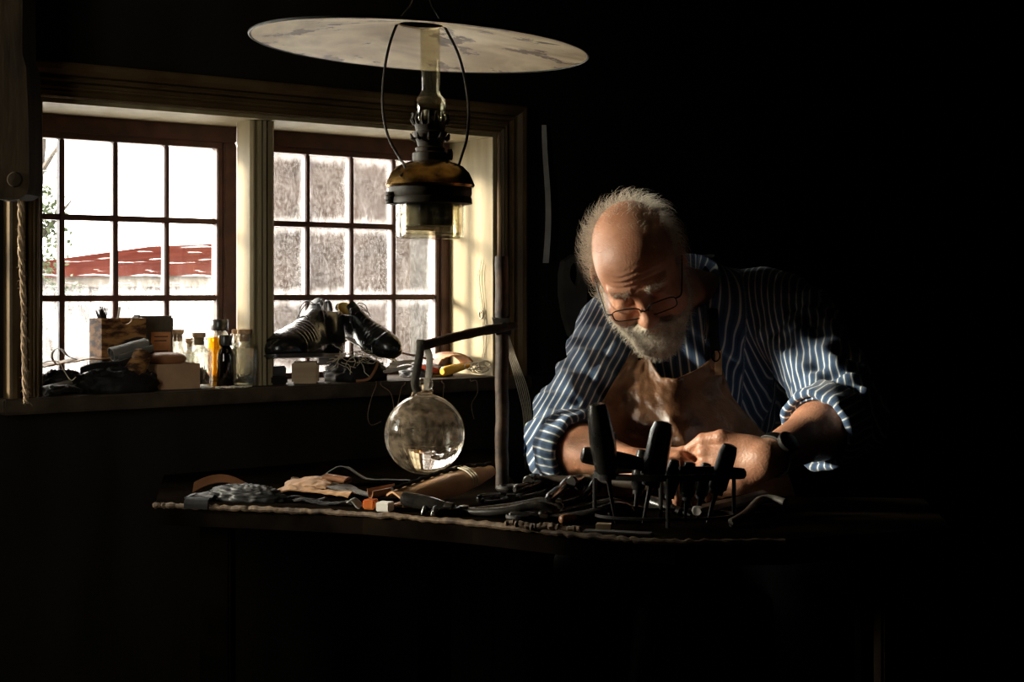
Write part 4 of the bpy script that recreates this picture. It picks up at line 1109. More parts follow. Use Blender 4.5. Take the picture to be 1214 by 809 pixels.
# heap and threads under the second shoe
mound('leather_bundle', M['blackdull'], 'dark crumpled leather bundle under the yellow-lined shoe', 'leather', sp(422, .045), WANG, .062, .05, .044, 1.4, .25, 3.0)
b = MB(); rnd = random.Random(8)
for k in range(30):
    px0 = rnd.uniform(392, 448)
    pts = []
    p = wpx(px0, rnd.uniform(416, 430), rnd.uniform(-.01, .02)); d = V((rnd.uniform(-1, 1), rnd.uniform(-.3, .3), rnd.uniform(-.5, .3)))
    for j in range(7):
        pts.append(p.copy()); p = p + d * .007; d = (d + V((rnd.uniform(-1, 1), rnd.uniform(-.5, .5), rnd.uniform(-1, .8))) * .7).normalized()
    b.tube(spline(pts, 4), .0008, 4)
tag(b.build('thread_tangle', M['string']), 'tangle of grey waxed threads below the yellow-lined shoe', 'thread', kind='stuff')
b = MB(); b.tube(spline([wpx(422, 452, -.02), wpx(436, 450, -.03), wpx(444, 440, -.03), wpx(448, 430, -.02)], 6), .003, 8, False, .001)
tag(b.build('leather_strip', M['brownlea']), 'thin brown strip edging the dark bundle under the second shoe', 'leather strip')

# right end of the sill
piece('leather_offcut', M['brownlea'], 'long red-brown leather strip pointing left beside the second shoe', 'leather', sp(487, .06, .035), WANG - .25, .085, .03, lambda a, b_: .02 * (1 - a), .002, 5.0, th=.003)
def curl(name, m, label, px0, px1, pyb, hpx, v, depth):
    p0, p1 = wpx(px0, pyb, v), wpx(px1, pyb, v); d = p1 - p0; hh = hpx * p0.y / FPX
    b = MB()
    b.sheet(lambda a, s_: p0 + d * a + DV * (depth * (s_ - .5)) + V((0, 0, hh * (math.sin(PI * min(1, a * 1.02)) ** .6) + .002 * math.sin(s_ * 3))), 26, 8, .004)
    return tag(b.build(name, m, None, 60), label, 'leather')
curl('leather_curl', M['brownlea'], 'thick brown curl of leather arching near the right reveal board', 512, 556, 432, 14, .09, .05)
mound('leather_scraps', M['crumple'], 'dark heap of small leather scraps behind the strap of the globe', 'leather', sp(505, .075), WANG, .055, .042, .022, 6.6, .3, 3.5)
rnd = random.Random(31)
for k, (x0, y0, x1, y1, lab) in enumerate([(455, 441, 488, 434, 'lowest pale bone strip on the sill below the second shoe'), (462, 432, 492, 428, 'upper pale bone strip pointing at the globe strap'), (458, 437, 480, 429, 'middle pale bone strip crossing the others'), (452, 419, 470, 428, 'pointed pale bone tool beside the toe of the second shoe')]):
    p0, p1 = wpx(x0, y0, .0 + .008 * k), wpx(x1, y1, .018 + .008 * k)
    b = MB(); b.tube([p0, p0.lerp(p1, .2), p0.lerp(p1, .8), p1], [.0026, .0046, .0042, .0015], 8, False, .0016, (0, 0, 1))
    tag(b.build('bone_folder', M['bone']), lab, 'bone tool', 'pale bone tools at the right of the sill')
def awl(name, label, cat, p0, p1, hm, shank=.04, r=.008, sm=None):
    p0, p1 = V(p0), V(p1); d = (p1 - p0).normalized()
    root = thing(name, label, cat, p0.lerp(p1, .5))
    b = MB(); b.tube([p0, p0.lerp(p1, .06), p0.lerp(p1, .3), p0.lerp(p1, .7), p0.lerp(p1, .95), p1], [r * .6, r * .95, r, r * .8, r * .6, r * .5], 14); b.build('handle', hm, root)
    if shank:
        b = MB(); b.cyl(p1 - d * .001, p1 + d * .008, r * .5, r * .45, 10); b.tube([p1 + d * .006, p1 + d * shank * .6, p1 + d * shank], [.0022, .0016, .0005], 8); b.build('shank', sm or M['steel'], root)
    return root
awl('screwdriver', 'yellow amber-handled screwdriver lying on the sill scraps', 'screwdriver', wpx(524, 441, .01), wpx(556, 433, .03), M['yellowplastic'], .05, .0105)
awl('awl', 'short awl with a red handle behind the globe strap', 'awl', wpx(520, 440, .0), wpx(500, 435, .02), M['redplastic'], .03, .006)
piece('leather_offcut', M['tan'], 'small curled tan leather scrap beside the yellow screwdriver', 'leather', sp(538, .05, .036), WANG, .07, .03, lambda a, b_: .008 * math.sin(a * PI), .002, 9.0)
b = MB(); rnd = random.Random(17)
for k in range(9):
    c = wpx(rnd.uniform(558, 574), rnd.uniform(431, 439), .01); r_ = rnd.uniform(.010, .022); a0_ = rnd.uniform(0, 6.28)
    b.tube(spline([c + DU * (r_ * math.cos(a0_ + j * .9)) + V((0, 0, r_ * .45 * math.sin(a0_ + j * .9))) - DV * (.004 * j) * .3 for j in range(7)], 6), .0011, 5)
tag(b.build('cord_coil', M['string']), 'loose tangle of pale cord at the right end of the sill', 'cord')
# hanging threads
TH = [([(446, 448), (441, 470), (436, 492), (440, 504), (452, 500)], 'thread looping down from the sill left of the globe'),
      ([(452, 450), (463, 466), (467, 485), (466, 500)], 'thread hanging straight down nearest the left of the globe'),
      ([(480, 444), (476, 460), (472, 478), (470, 487)], 'thread hanging behind the top of the globe strap'),
      ([(558, 441), (565, 452), (566, 466), (559, 480), (562, 497)], 'wavy thread hanging from the sill right of the globe'),
      ([(524, 442), (526, 456), (525, 472)], 'short thread hanging right behind the strap of the globe')]
for pl, lab in TH:
    b = MB(); q = [wpx(pl[0][0], pl[0][1], -.02)] + [wpx(x, y, -.043) for x, y in pl[0:]]
    q[0].z = SILL + .0012; q[1] = wpx(pl[0][0], 0, -.0395); q[1].z = SILL - .006
    b.tube(spline(q, 8), .0008, 5)
    tag(b.build('hanging_thread', M['rope']), lab, 'thread', 'threads hanging over the sill')

# cords on the casing, thread hank on the reveal board
root = thing('cord_bundle', 'bundle of pale cords hanging beside the post, right of the window', 'cord', wpx(626, 560, -.05))
for k in range(6):
    o_ = k * 1.6
    b = MB(); b.tube(spline([wpx(599 + o_ * .5, 398, -.045), wpx(604 + o_, 425, -.05), wpx(612 + o_ * 1.6, 455 + k, -.05), wpx(620 + o_ * 1.2, 490, -.05), wpx(622 + o_ * 1.1, 530, -.05), wpx(623 + o_ * 1.5, 556 + 3 * k, -.05)], 8), .0011, 5); b.build('cord', M['string'], root)
root = thing('thread_hank', 'hank of pale thread hung on a nail of the cream reveal board', 'thread', wp(UO1 - .012, .03, SILL + .01))
for k, (dv, dz) in enumerate(((0, 0), (.006, .01), (.012, -.01))):
    b = MB()
    b.tube(spline([wp(UO1 - .012, .030 + dv, EYE + .055 + dz), wp(UO1 - .013, .034 + dv * 1.5, EYE + .02), wp(UO1 - .012, .026 + dv, EYE - .04), wp(UO1 - .013, .030 - dv, EYE - .09 + dz), wp(UO1 - .012, .026 + dv, EYE - .15)], 8), .0009, 5); b.build('strand', M['string'], root)
b = MB(); b.tube([wp(UO1 - .007, .035, EYE - .052), wp(UO1 - .018, .033, EYE - .05)], .0016, 8)
b.tube([wp(UO1 - .014, .035 + .007 * math.cos(a * PI / 8), EYE - .055 + .009 * math.sin(a * PI / 8)) for a in range(16)], .0022, 6, True); b.build('knot', M['string'], root)

# things on the wall behind the man
b = MB()
q0, q1 = wpx(645, 148, -.012), wpx(646, 312, -.012)
b.sheet(lambda a, s_: q1.lerp(q0, a) + DU * (.006 * (s_ * 2 - 1) * (.75 + .25 * (1 - a)) + .004 * math.sin(a * 2.6)) + DV * (-.006 * math.sin(a * 5) * 1 - .006 * s_), 20, 5, .0008)
tag(b.build('paper_strip', M['paper'], None, 60), 'narrow yellowed paper strip hanging on the dark wall right of the window', 'paper')
outl = [(676, 302), (686, 304), (692, 312), (693, 328), (690, 345), (690, 370), (687, 395), (680, 404), (672, 398), (665, 375), (661, 350), (661, 325), (664, 310)]
hol = [(677, 311), (681, 312), (683, 318), (683.5, 326), (682, 334), (680, 338), (677, 339.5), (674, 337), (671, 332), (669.5, 326), (670, 320), (671.5, 315), (674, 312)]
b = MB(); ro = []
for v in (-.006, -.024):
    ro.append(([b.v(wpx(x, y, -.006) + DV * (v + .006)) for x, y in outl], [b.v(wpx(x, y, -.006) + DV * (v + .006)) for x, y in hol]))
n_ = len(outl)
for i in range(n_):
    j = (i + 1) % n_
    for lev, fl_ in ((0, False), (1, True)):
        O_, H_ = ro[lev]; q = (O_[i], O_[j], H_[j], H_[i]); b.f(q if not fl_ else tuple(reversed(q)), False)
    b.f((ro[0][0][i], ro[1][0][i], ro[1][0][j], ro[0][0][j]), False); b.f((ro[0][1][i], ro[0][1][j], ro[1][1][j], ro[1][1][i]), False)
tag(b.build('wooden_pattern', M['dullwood'], None, 40), 'grey wooden pattern with an oval hole hanging behind the man', 'wooden pattern')
# ================================================================== THE MAN
def skin_mat():
    m = mat('weathered_skin', (0.42, 0.185, 0.105), (0.54, 0.27, 0.165), rough=0.42, scale=26, bump=0.45, bscale=330, spec=0.45, sub=0.12)
    return m
M['skin'] = skin_mat()
M['beard'] = mat('white_grey_beard_base', (0.40, 0.33, 0.25), (0.55, 0.47, 0.37), rough=0.9, scale=200, bump=1.0, bscale=260)
M['hairstrand'] = mat('white_grey_hair', (0.55, 0.49, 0.40), (0.72, 0.66, 0.56), rough=0.6, scale=60)
M['glassframe'] = mat('thin_black_spectacle_frame', (0.01, 0.01, 0.01), rough=0.3, metal=0.5)
M['lens'] = glassy('spectacle_lens', tint=(0.97, 0.97, 0.97), gloss=0.03, edge=0.3, rough=0.0)
def shirt_mat():
    m = bpy.data.materials.new('blue_striped_shirt_cloth'); m.use_nodes = True
    nt = m.node_tree; N = nt.nodes; L = nt.links; b = N['Principled BSDF']
    b.inputs['Roughness'].default_value = 0.85; b.inputs['Specular IOR Level'].default_value = 0.15; b.inputs['Sheen Weight'].default_value = 0.15
    at_ = N.new('ShaderNodeAttribute'); at_.attribute_name = 'stripe'
    fr_ = N.new('ShaderNodeMath'); fr_.operation = 'FRACT'
    L.new(at_.outputs['Fac'], fr_.inputs[0])
    ramp = N.new('ShaderNodeValToRGB'); ramp.color_ramp.interpolation = 'LINEAR'
    e = ramp.color_ramp.elements
    blue, white, navy = (0.068, 0.118, 0.20, 1), (0.62, 0.63, 0.62, 1), (0.035, 0.06, 0.115, 1)
    e[0].position = 0.0; e[0].color = navy
    e[1].position = 0.36; e[1].color = blue
    for p, c in ((0.40, white), (0.56, white), (0.60, blue), (0.97, navy)):
        x = e.new(p); x.color = c
    L.new(fr_.outputs[0], ramp.inputs['Fac'])
    tc = N.new('ShaderNodeTexCoord'); nz = N.new('ShaderNodeTexNoise'); nz.inputs['Scale'].default_value = 450; nz.inputs['Detail'].default_value = 2
    L.new(tc.outputs['Object'], nz.inputs['Vector'])
    bp = N.new('ShaderNodeBump'); bp.inputs['Strength'].default_value = 0.25; bp.inputs['Distance'].default_value = 0.001
    L.new(nz.outputs['Fac'], bp.inputs['Height']); L.new(bp.outputs['Normal'], b.inputs['Normal'])
    L.new(ramp.outputs['Color'], b.inputs['Base Color'])
    return m
M['shirt'] = shirt_mat()
def apron_mat():
    m = mat('worn_brown_apron_leather', (0.075, 0.030, 0.013), (0.30, 0.140, 0.062), rough=0.32, scale=22, bump=0.9, bscale=110, spec=0.6, contrast=(0.3, 0.7), r2=0.55, detail=9)
    return m
M['apron'] = apron_mat()
M['trousers'] = mat('dark_work_trousers', (0.005, 0.0045, 0.005), (0.009, 0.0085, 0.009), rough=0.9, scale=60)

A = lambda *p: np.array(p, dtype=np.float64)
# --- joints (world)
R_sh, R_el, R_wr = at(732, 395, 2.60), at(664, 528, 2.47), at(748, 552, 2.27)
L_sh, L_el, L_wr = at(946, 388, 2.50), at(1002, 494, 2.32), at(908, 545, 2.16)
CH = V((0.330, 2.66, 0.80)); PEL = V((0.365, 2.90, 0.50)); NECK = V((0.315, 2.56, 0.955))
HC_ = at(757, 316, 2.43); HS = 0.90
# --- head frame: local x = his right, y = forward, z = up
pitch, yaw, roll_ = math.radians(38), math.radians(12), math.radians(15)
f0 = V((-math.sin(yaw) * math.cos(pitch), -math.cos(yaw) * math.cos(pitch), -math.sin(pitch)))
u0 = V((0, 0, 1)); u0 = (u0 - f0 * u0.dot(f0)).normalized()
view = V((0, 1, 0))
Rr = Matrix.Rotation(-roll_, 3, view)      # turns the head on screen, chin towards image right
fw_, up_ = Rr @ f0, Rr @ u0
rt_ = fw_.cross(up_)
HR = Matrix((rt_, fw_, up_)).transposed()  # columns
HM = Matrix.Translation(HC_) @ HR.to_4x4() @ Matrix.Scale(HS, 4)
HRn = np.array(HR)
def hp(x, y, z): return HM @ V((x, y, z))
def hl(c, r, R=None):
    R2 = HRn if R is None else HRn @ np.array(R)
    return ell(hp(*c), [q * HS for q in r], R2)
def hc(a, b, r1, r2): return cone(hp(*a), hp(*b), r1 * HS, r2 * HS)
def hb(c, r): return ball(hp(*c), r * HS)
Hinv = np.array(HM.inverted())
def tol(X, Y, Z):
    return [Hinv[i, 0] * X + Hinv[i, 1] * Y + Hinv[i, 2] * Z + Hinv[i, 3] for i in range(3)]

def head_prims(F, grow=0.0):
    g = grow
    F.op(hl((0, -.008, .040), (.0765 + g, .098 + g, .084 + g)))
    F.op(hl((0, .052, .048), (.060 + g, .046 + g, .052 + g)), .03)
    F.op(hl((0, .034, -.030), (.066 + g, .062 + g, .082 + g)), .03)
    F.op(hl((0, .044, -.085), (.048 + g, .046 + g, .036 + g)), .03)
    for s in (-1, 1):
        F.op(hl((s * .040, .070, -.034), (.027 + g, .024 + g, .027 + g)), .02)
        F.op(hl((s * .052, .03, -.055), (.024, .04, .04)), .025)

xs = np.concatenate([lin(.05, .45, .0025), lin(.45, .62, .003)]); ys = np.concatenate([lin(2.05, 2.52, .0025), lin(2.52, 3.15, .01)])
zs = np.concatenate([lin(.03, .60, .012), lin(.60, .78, .0028), lin(.78, 1.13, .0025)])
F = Field(xs, ys, zs)
# torso, neck
F.op(cone(PEL, CH, .125, .145)); F.op(ell(CH, (.17, .125, .17)), .05); F.op(ell((.345, 2.71, .655), (.165, .135, .15)), .06)
F.op(cone(R_sh + V((.05, .03, .01)), L_sh + V((-.05, .05, .02)), .075, .08), .06); F.op(ell((.345, 2.66, .90), (.15, .10, .085)), .05)
F.op(cone(NECK + V((0, .03, -.03)), hp(0, -.035, -.055), .066, .058), .03)
# arms
for S_, E_, W_, r in ((R_sh, R_el, R_wr, .052), (L_sh, L_el, L_wr, .052)):
    F.op(cone(S_, E_, r, .043), .03)
    d = (W_ - E_)
    F.op(cone(E_, E_ + d * .35, .041, .0435), .015); F.op(cone(E_ + d * .3, W_, .0435, .0275), .02)
# legs
for s in (-1, 1):
    hipj = PEL + V((s * .085, -.02, -.03)); kn = V((.34 + s * .19, 2.52, .47)); an = V((.34 + s * .2, 2.60, .09))
    F.op(cone(hipj, kn, .085, .06), .04); F.op(cone(kn, an, .056, .036), .02); F.op(cone(an + V((0, .02, -.04)), an + V((0, -.14, -.045)), .032, .028), .02)
# head
head_prims(F)
# face
F.op(hc((-.036, .087, .020), (.036, .087, .020), .011, .011), .022)
for s in (-1, 1):
    F.op(hl((s * .033, .107, .002), (.021, .020, .014)), .014, 'sub')
    F.op(hb((s * .033, .0815, .000), .0150), .004)                            # eyelid over the ball
    F.op(hc((s * .020, .094, -.012), (s * .046, .088, -.010), .0035, .003), .006)  # lower lid bag
    F.op(hc((s * .012, .098, .026), (s * .048, .086, .030), .0075, .006), .010)   # brow
F.op(hc((0, .094, .014), (0, .117, -.030), .0085, .0120), .013)
F.op(hb((0, .120, -.036), .0135), .010)
for s in (-1, 1):
    F.op(hl((s * .0125, .109, -.040), (.0085, .011, .009)), .007)
    F.op(hb((s * .006, .116, -.050), .0042), .003, 'sub')
    F.op(hc((s * .018, .100, -.044), (s * .035, .086, -.070), .004, .004), .012, 'sub')
F.op(hl((0, .096, -.072), (.024, .012, .010)), .008); F.op(hl((0, .097, -.0655), (.020, .004, .0025)), .004, 'sub')
# ears
for s in (-1, 1):
    Re = np.array(Euler((math.radians(-12), 0, s * math.radians(-22))).to_matrix())
    F.op(hl((s * .083, -.008, -.004), (.0075, .0185, .031), Re), .006)
    F.op(hl((s * .090, -.004, .000), (.005, .010, .018), Re), .004, 'sub')
    F.op(hb((s * .079, .004, -.030), .008), .005)
# forehead wrinkles
def wr(X, Y, Z):
    x, y, z = tol(X, Y, Z)
    g = np.exp(-((z - .052) / .020) ** 2) * np.exp(-(x / .048) ** 2) * (y > .03)
    g2 = np.exp(-((z - .012) / .014) ** 2) * np.exp(-((np.abs(x) - .062) / .012) ** 2)
    return (.0013 * np.sin((z + .9 * x * x + .004 * np.sin(x * 60)) * 2 * PI / .0105) * g + .0008 * np.sin((z * 1.3 + y) * 600) * g2 + .0012 * np.exp(-((np.abs(x) - .008) / .003) ** 2) * np.exp(-((z - .03) / .010) ** 2) * (y > .05)).astype(np.float32)
c_ = np.array(hp(0, .06, .03))
F.op((wr, c_ - .09, c_ + .09), 0, 'disp', 0)

# hands
def hand(wr_, palm_dir, back_n, side, fingers, thumb):
    """wr_: wrist, palm_dir: towards the knuckles, back_n: out of the back of the hand; side: +1 thumb towards cross"""
    d = V(palm_dir).normalized(); n = V(back_n); n = (n - d * n.dot(d)).normalized(); t = d.cross(n) * side
    R3 = np.array(Matrix((t, d, n)).transposed())
    pc = wr_ + d * .052
    F.op(ell(wr_ + d * .012, (.030, .03, .021), R3), .012)
    F.op(ell(pc, (.043, .050, .0165), R3), .012)
    F.op(ell(wr_ + d * .035 + t * .026 - n * .006, (.019, .034, .017), R3), .012)
    for i, (len_, b0, b1, b2, spread) in enumerate(fingers):
        off = (.0315, .0108, -.0105, -.0300)[i]
        k = wr_ + d * (.090, .094, .090, .081)[i] + t * off - n * .001
        F.op(cone(wr_ + d * .045 + t * off * .75, k, .0115, .0108), .008)
        F.op(ball(k + n * .0015, .0112), .006)
        p = k; a = 0.0
        for L_, bb, r1, r2 in ((.50, b0, .0102, .0092), (.29, b1, .0094, .0085), (.23, b2, .0085, .0066)):
            a += math.radians(bb)
            q = p + (d * math.cos(a) - n * math.sin(a) + t * math.sin(math.radians(spread)) * math.cos(a)) * (len_ * L_)
            F.op(cone(p, q, r1, r2), .003)
            F.op(ball(p + n * .0005, r1 * 1.04), .002); p = q
    tp = [wr_ + d * .030 + t * .030 - n * .006] + [wr_ + d * a_ + t * b_ + n * c_ for a_, b_, c_ in thumb]
    for (p, q), (r1, r2) in zip(zip(tp, tp[1:]), ((.0150, .0118), (.0115, .0105), (.0105, .0078))):
        F.op(cone(p, q, r1, r2), .004)
    return tp[-1]
# his right hand (image left): resting on the work, fingers closing to image right
dR = (at(800, 549, 2.20) - R_wr); nR = V((-.10, -.45, .90))
hand(R_wr, dR, nR, -1 if dR.normalized().cross(nR).y < 0 else 1, ((.078, 35, 45, 30, 4), (.086, 38, 48, 30, 1), (.080, 40, 48, 30, -2), (.064, 42, 48, 30, -6)), ((.055, .045, -.010), (.082, .050, -.022), (.103, .044, -.036)))
# his left hand (image right): thumb on top and towards the window
dL = (at(838, 561, 2.19) - L_wr); nL = V((.42, -.85, .28))
hand(L_wr, dL, nL, 1 if dL.normalized().cross(nL.normalized()).z > 0 else -1, ((.078, 40, 50, 30, 3), (.086, 45, 50, 30, 1), (.080, 48, 50, 30, -2), (.064, 50, 50, 30, -5)), ((.058, .047, .004), (.088, .050, -.002), (.112, .044, -.010)))
BP, BQ = F.mesh()
man = thing('person', 'grey-bearded balding man in a blue striped shirt and leather apron bent over his work', 'person', (0.34, 2.7, 0.0))
np_mesh('body', BP, BQ, M['skin'], man)
del F

# --- shirt
def arm_chain(S_, E_, W_): return [V(S_), V(E_), V(W_)]
CUFF_R = 0.30; CUFF_L = 0.32
R_cf = R_el.lerp(R_wr, CUFF_R); L_cf = L_el.lerp(L_wr, CUFF_L)
xs = lin(.02, .66, .0034); ys = lin(2.20, 3.06, .0042); zs = lin(.50, 1.09, .0034)
F = Field(xs, ys, zs)
g = .012
F.op(cone(PEL, CH, .145, .160)); F.op(ell(CH, (.182, .138, .18)), .05); F.op(ell((.345, 2.71, .655), (.182, .150, .165)), .06)
F.op(cone(R_sh + V((.045, .03, .01)), L_sh + V((-.05, .05, .02)), .080, .086), .06); F.op(ell((.345, 2.66, .90), (.165, .115, .098)), .05)
F.op(cone(NECK + V((0, .035, -.03)), NECK + V((-.006, .004, .002)), .084, .072), .035)
F.op(cone(R_sh, R_el, .073, .062), .035); F.op(cone(R_el, R_cf, .060, .058), .02)
F.op(cone(L_sh, L_el, .077, .064), .035); F.op(cone(L_el, L_cf, .061, .057), .02)
F.op(ell(R_el.lerp(R_sh, .25) + V((-.012, -.01, -.006)), (.055, .06, .07)), .03)
def seg_param(X, Y, Z, a, b):
    d = b - a; L2 = d.length_squared
    t = ((X - a.x) * d.x + (Y - a.y) * d.y + (Z - a.z) * d.z) / L2
    return t
def folds(X, Y, Z):
    out = 0
    for S_, E_, C_, sd in ((R_sh, R_el, R_cf, 1.0), (L_sh, L_el, L_cf, 2.3)):
        d1 = (E_ - S_); t = seg_param(X, Y, Z, S_, E_)
        px = X - (S_.x + d1.x * np.clip(t, 0, 1)); py = Y - (S_.y + d1.y * np.clip(t, 0, 1)); pz = Z - (S_.z + d1.z * np.clip(t, 0, 1))
        r = np.sqrt(px * px + py * py + pz * pz); th = np.arctan2(px, pz + .3 * py)
        near = np.clip(1.45 - r / .085, 0, 1)
        env = np.exp(-((t - .98) / .30) ** 2) + .55 * np.exp(-((t - .25) / .28) ** 2)
        out = out - near * env * (.0082 * np.sin(t * 34 + 1.6 * np.sin(th * 1.0 + sd) + 2.2 * th * sd * .5) + .0038 * np.sin(t * 61 - 2.1 * th + sd))
        # long pull folds running down the sleeve
        out = out - near * .0058 * np.sin(5 * th + 5 * t * sd + 1.5 * np.sin(4 * t)) * np.clip(1.2 - t, 0, 1)
    # chest folds running from the shoulder to the middle of the body
    q = (X - .30) * 1.0 + (Z - .85) * .55
    out = out - .0046 * np.sin(q * 95 + 2 * np.sin(Z * 22)) * np.exp(-((Z - .83) / .11) ** 2)
    out = out - .0022 * np.sin((X * .6 - Z) * 120 + 3 * np.sin(X * 25)) * np.exp(-((Z - .70) / .10) ** 2)
    return np.asarray(out, dtype=np.float32)
F.op((folds, np.array([.02, 2.2, .5]), np.array([.66, 3.06, 1.09])), 0, 'disp', 0)
# neck hole, cuffs, hem
F.op(cone(NECK + V((-.005, -.005, .0)), NECK + V((-.06, -.09, .10)), .064, .085), .006, 'sub')
F.op(cone(NECK + V((-.02, -.085, -.045)), NECK + V((-.04, -.11, .06)), .016, .05), .01, 'sub')
for E_, C_ in ((R_el, R_cf), (L_el, L_cf)):
    d = (C_ - E_).normalized(); F.op(cone(C_, C_ + d * .10, .050, .047), 0, 'sub')
    n = d
    pl = (lambda X, Y, Z, c=C_ + d * .012, n=n: -((X - c.x) * n.x + (Y - c.y) * n.y + (Z - c.z) * n.z), np.array(C_) - .08, np.array(C_) + .08)
    # cut what lies past the cuff plane, only near the cuff
    sl = F.sl(np.array(C_) - .085, np.array(C_) + .085); X, Y, Z = F.pts(sl)
    past = ((X - C_.x) * n.x + (Y - C_.y) * n.y + (Z - C_.z) * n.z) - .008
    rr = np.sqrt((X - C_.x) ** 2 + (Y - C_.y) ** 2 + (Z - C_.z) ** 2)
    F.F[sl] = np.where(rr < .085, np.maximum(F.F[sl], past), F.F[sl])
SP, SQ = F.mesh()
SHIRTF = F
# stripe coordinate per vertex
def stripes(P):
    best = np.full(len(P), 1e9); st_ = np.zeros(len(P)); E_L = np.array((L_el - L_sh).normalized().cross(V((0, 1, 0))).normalized() + V((0, -.5, 0)))
    for a_, b2, rr, ph in ((R_sh, R_el, .074, .0), (R_el, R_cf, .066, .45), (L_sh, L_el, .078, .3), (L_el, L_cf, .066, .2)):
        a, b_ = np.array(a_), np.array(b2); d = (b2 - a_).normalized(); e = np.array(d.cross(V((0, 1, 0))).normalized())
        ba = b_ - a; t = np.clip(((P - a) @ ba) / (ba @ ba), 0, 1); q = P - a - t[:, None] * ba
        dist = np.linalg.norm(q, axis=1) - rr
        if ph in (.3, .2): e = E_L
        c = (P - np.array(L_sh)) @ e if ph in (.3, .2) else q @ e
        if ph in (.3, .2): rr = 9.0
        s = rr * np.arcsin(np.clip(c / (rr * 1.12), -1, 1)) + np.where(np.abs(c) > rr * 1.12, c - np.sign(c) * rr * 1.12, 0)
        m = dist < best
        best = np.where(m, dist, best); st_ = np.where(m, s / .0112 + 40 + ph, st_)
    cx_, cy_ = .335, 2.66
    th = np.arctan2(P[:, 0] - cx_, -(P[:, 1] - cy_ - .06)); tors = (th * .165 + .10 * (P[:, 2] - .8) * np.sign(.335 - P[:, 0])) / .0112
    inside = (P[:, 0] > R_sh.x + .020 + (.92 - P[:, 2]) * .10) & (P[:, 0] < L_sh.x - .030 + (.92 - P[:, 2]) * .02)
    inside &= ~((P[:, 0] > L_sh.x - .095) & (P[:, 1] < 2.555))
    return np.where(inside, tors + 80, st_)
shirt = np_mesh('shirt', SP, SQ, M['shirt'], man, {'stripe': stripes(SP)})
def bvh(P, Q): return BVHTree.FromPolygons([V(p) for p in P], [tuple(int(i) for i in q) for q in Q])
SB = bvh(SP, SQ)
# rolled cuffs
def stripe_mesh(name, b, m, parent, fn):
    bm = b.bm; bmesh.ops.recalc_face_normals(bm, faces=bm.faces)
    P = np.array([v.co[:] for v in bm.verts]); bm.verts.index_update()
    me = bpy.data.meshes.new(name); org = V(ORIG[root_of(parent).name])
    for v_ in bm.verts: v_.co -= org
    bm.to_mesh(me); bm.free()
    a = me.attributes.new('stripe', 'FLOAT', 'POINT'); a.data.foreach_set('value', np.asarray(fn(P), dtype=np.float32))
    o = bpy.data.objects.new(name, me); COL.objects.link(o); me.materials.append(m); o.parent = parent
    return o
for E_, C_, rr, sd in ((R_el, R_cf, .0555, 1), (L_el, L_cf, .0555, 2)):
    d = (C_ - E_).normalized(); e1 = V((0, -1, 0)) - d * V((0, -1, 0)).dot(d); e1.normalize(); e2 = d.cross(e1)
    b = MB(); rings = []
    n = 72
    sec = [(-.045, .004), (-.046, .0095), (-.040, .0125), (-.020, .0120), (.002, .0125), (.013, .0105), (.016, .004), (.013, -.001), (.0, -.004), (-.03, -.003)]
    for s_, h in sec:
        ring = []
        for i in range(n):
            a = 2 * PI * i / n
            q = rr + h + .0022 * math.sin(3 * a + sd) + .0016 * math.sin(7 * a + s_ * 120 + sd) + .0012 * math.sin(11 * a - s_ * 60)
            ring.append(b.v(C_ + d * (s_ + .004 * math.sin(2 * a + sd)) + e1 * (q * math.cos(a)) + e2 * (q * math.sin(a))))
        rings.append(ring)
    b.loft(rings, False, True, True)
    def sf(P, C_=C_, e1=e1, e2=e2, rr=rr):
        q = P - np.array(C_); return np.arctan2(q @ np.array(e2), q @ np.array(e1)) * rr / .0118 + 40.5
    stripe_mesh('cuff', b, M['shirt'], shirt, sf)
# collar: a stand and a fold round the back of the neck
b = MB(); cax = (hp(0, -.035, -.055) - NECK); cax.normalize()
cax = (cax + V((0, 0, .9))).normalized()
e1 = V((0, -1, 0)) - cax * V((0, -1, 0)).dot(cax); e1.normalize(); e2 = cax.cross(e1)
cc = NECK + V((-.004, .018, -.012))
def colf(a, s_):
    an = math.radians(35 + 290 * a); open_ = abs(a - .5) * 2
    # s_: 0 bottom of the stand, .5 fold at the top, 1 leaf edge
    if s_ < .45:
        h = .004 + .014 * (s_ / .45); q = .069 + .002 * s_
    else:
        t = (s_ - .45) / .55; h = .018 - .036 * t - .020 * t * max(0, open_ - .6) / .4; q = .071 + .012 * math.sin(min(1, t * 1.2) * PI / 2) + .012 * t * open_
    return cc + cax * (h - .018 * open_ ** 2) + e1 * (q * 1.06 * math.cos(an) * (1 + .16 * open_ ** 3)) + e2 * (q * math.sin(an))
b.sheet(colf, 60, 14, .0016)
def cs(P):
    q = P - np.array(cc); return np.arctan2(q @ np.array(e2), q @ np.array(e1)) * .085 / .0118 + 60
stripe_mesh('collar', b, M['shirt'], shirt, cs)

# --- apron: a leather sheet hung on the front of the shirt
def outline_x(z_py):
    """left and right edge columns of the apron at a picture row"""
    def itp(pts, y):
        for (y0, x0), (y1, x1) in zip(pts, pts[1:]):
            if y <= y1: return x0 + (x1 - x0) * max(0, (y - y0)) / (y1 - y0)
        return pts[-1][1]
    return itp([(408, 757), (420, 747), (450, 729), (490, 706), (530, 682), (640, 650)], z_py), itp([(408, 848), (440, 857), (470, 868), (500, 892), (530, 925), (640, 960)], z_py)
def top_py(a):
    """upper edge of the bib: left corner high, a sagging middle, right corner high"""
    pts = [(0, 411), (.10, 409), (.2, 416), (.30, 432), (.42, 448), (.55, 449), (.75, 438), (.92, 424), (1.0, 416)]
    for (x0, y0), (x1, y1) in zip(pts, pts[1:]):
        if a <= x1: return y0 + (y1 - y0) * (a - x0) / (x1 - x0)
    return 416
NA, NB = 70, 84
BV = SB
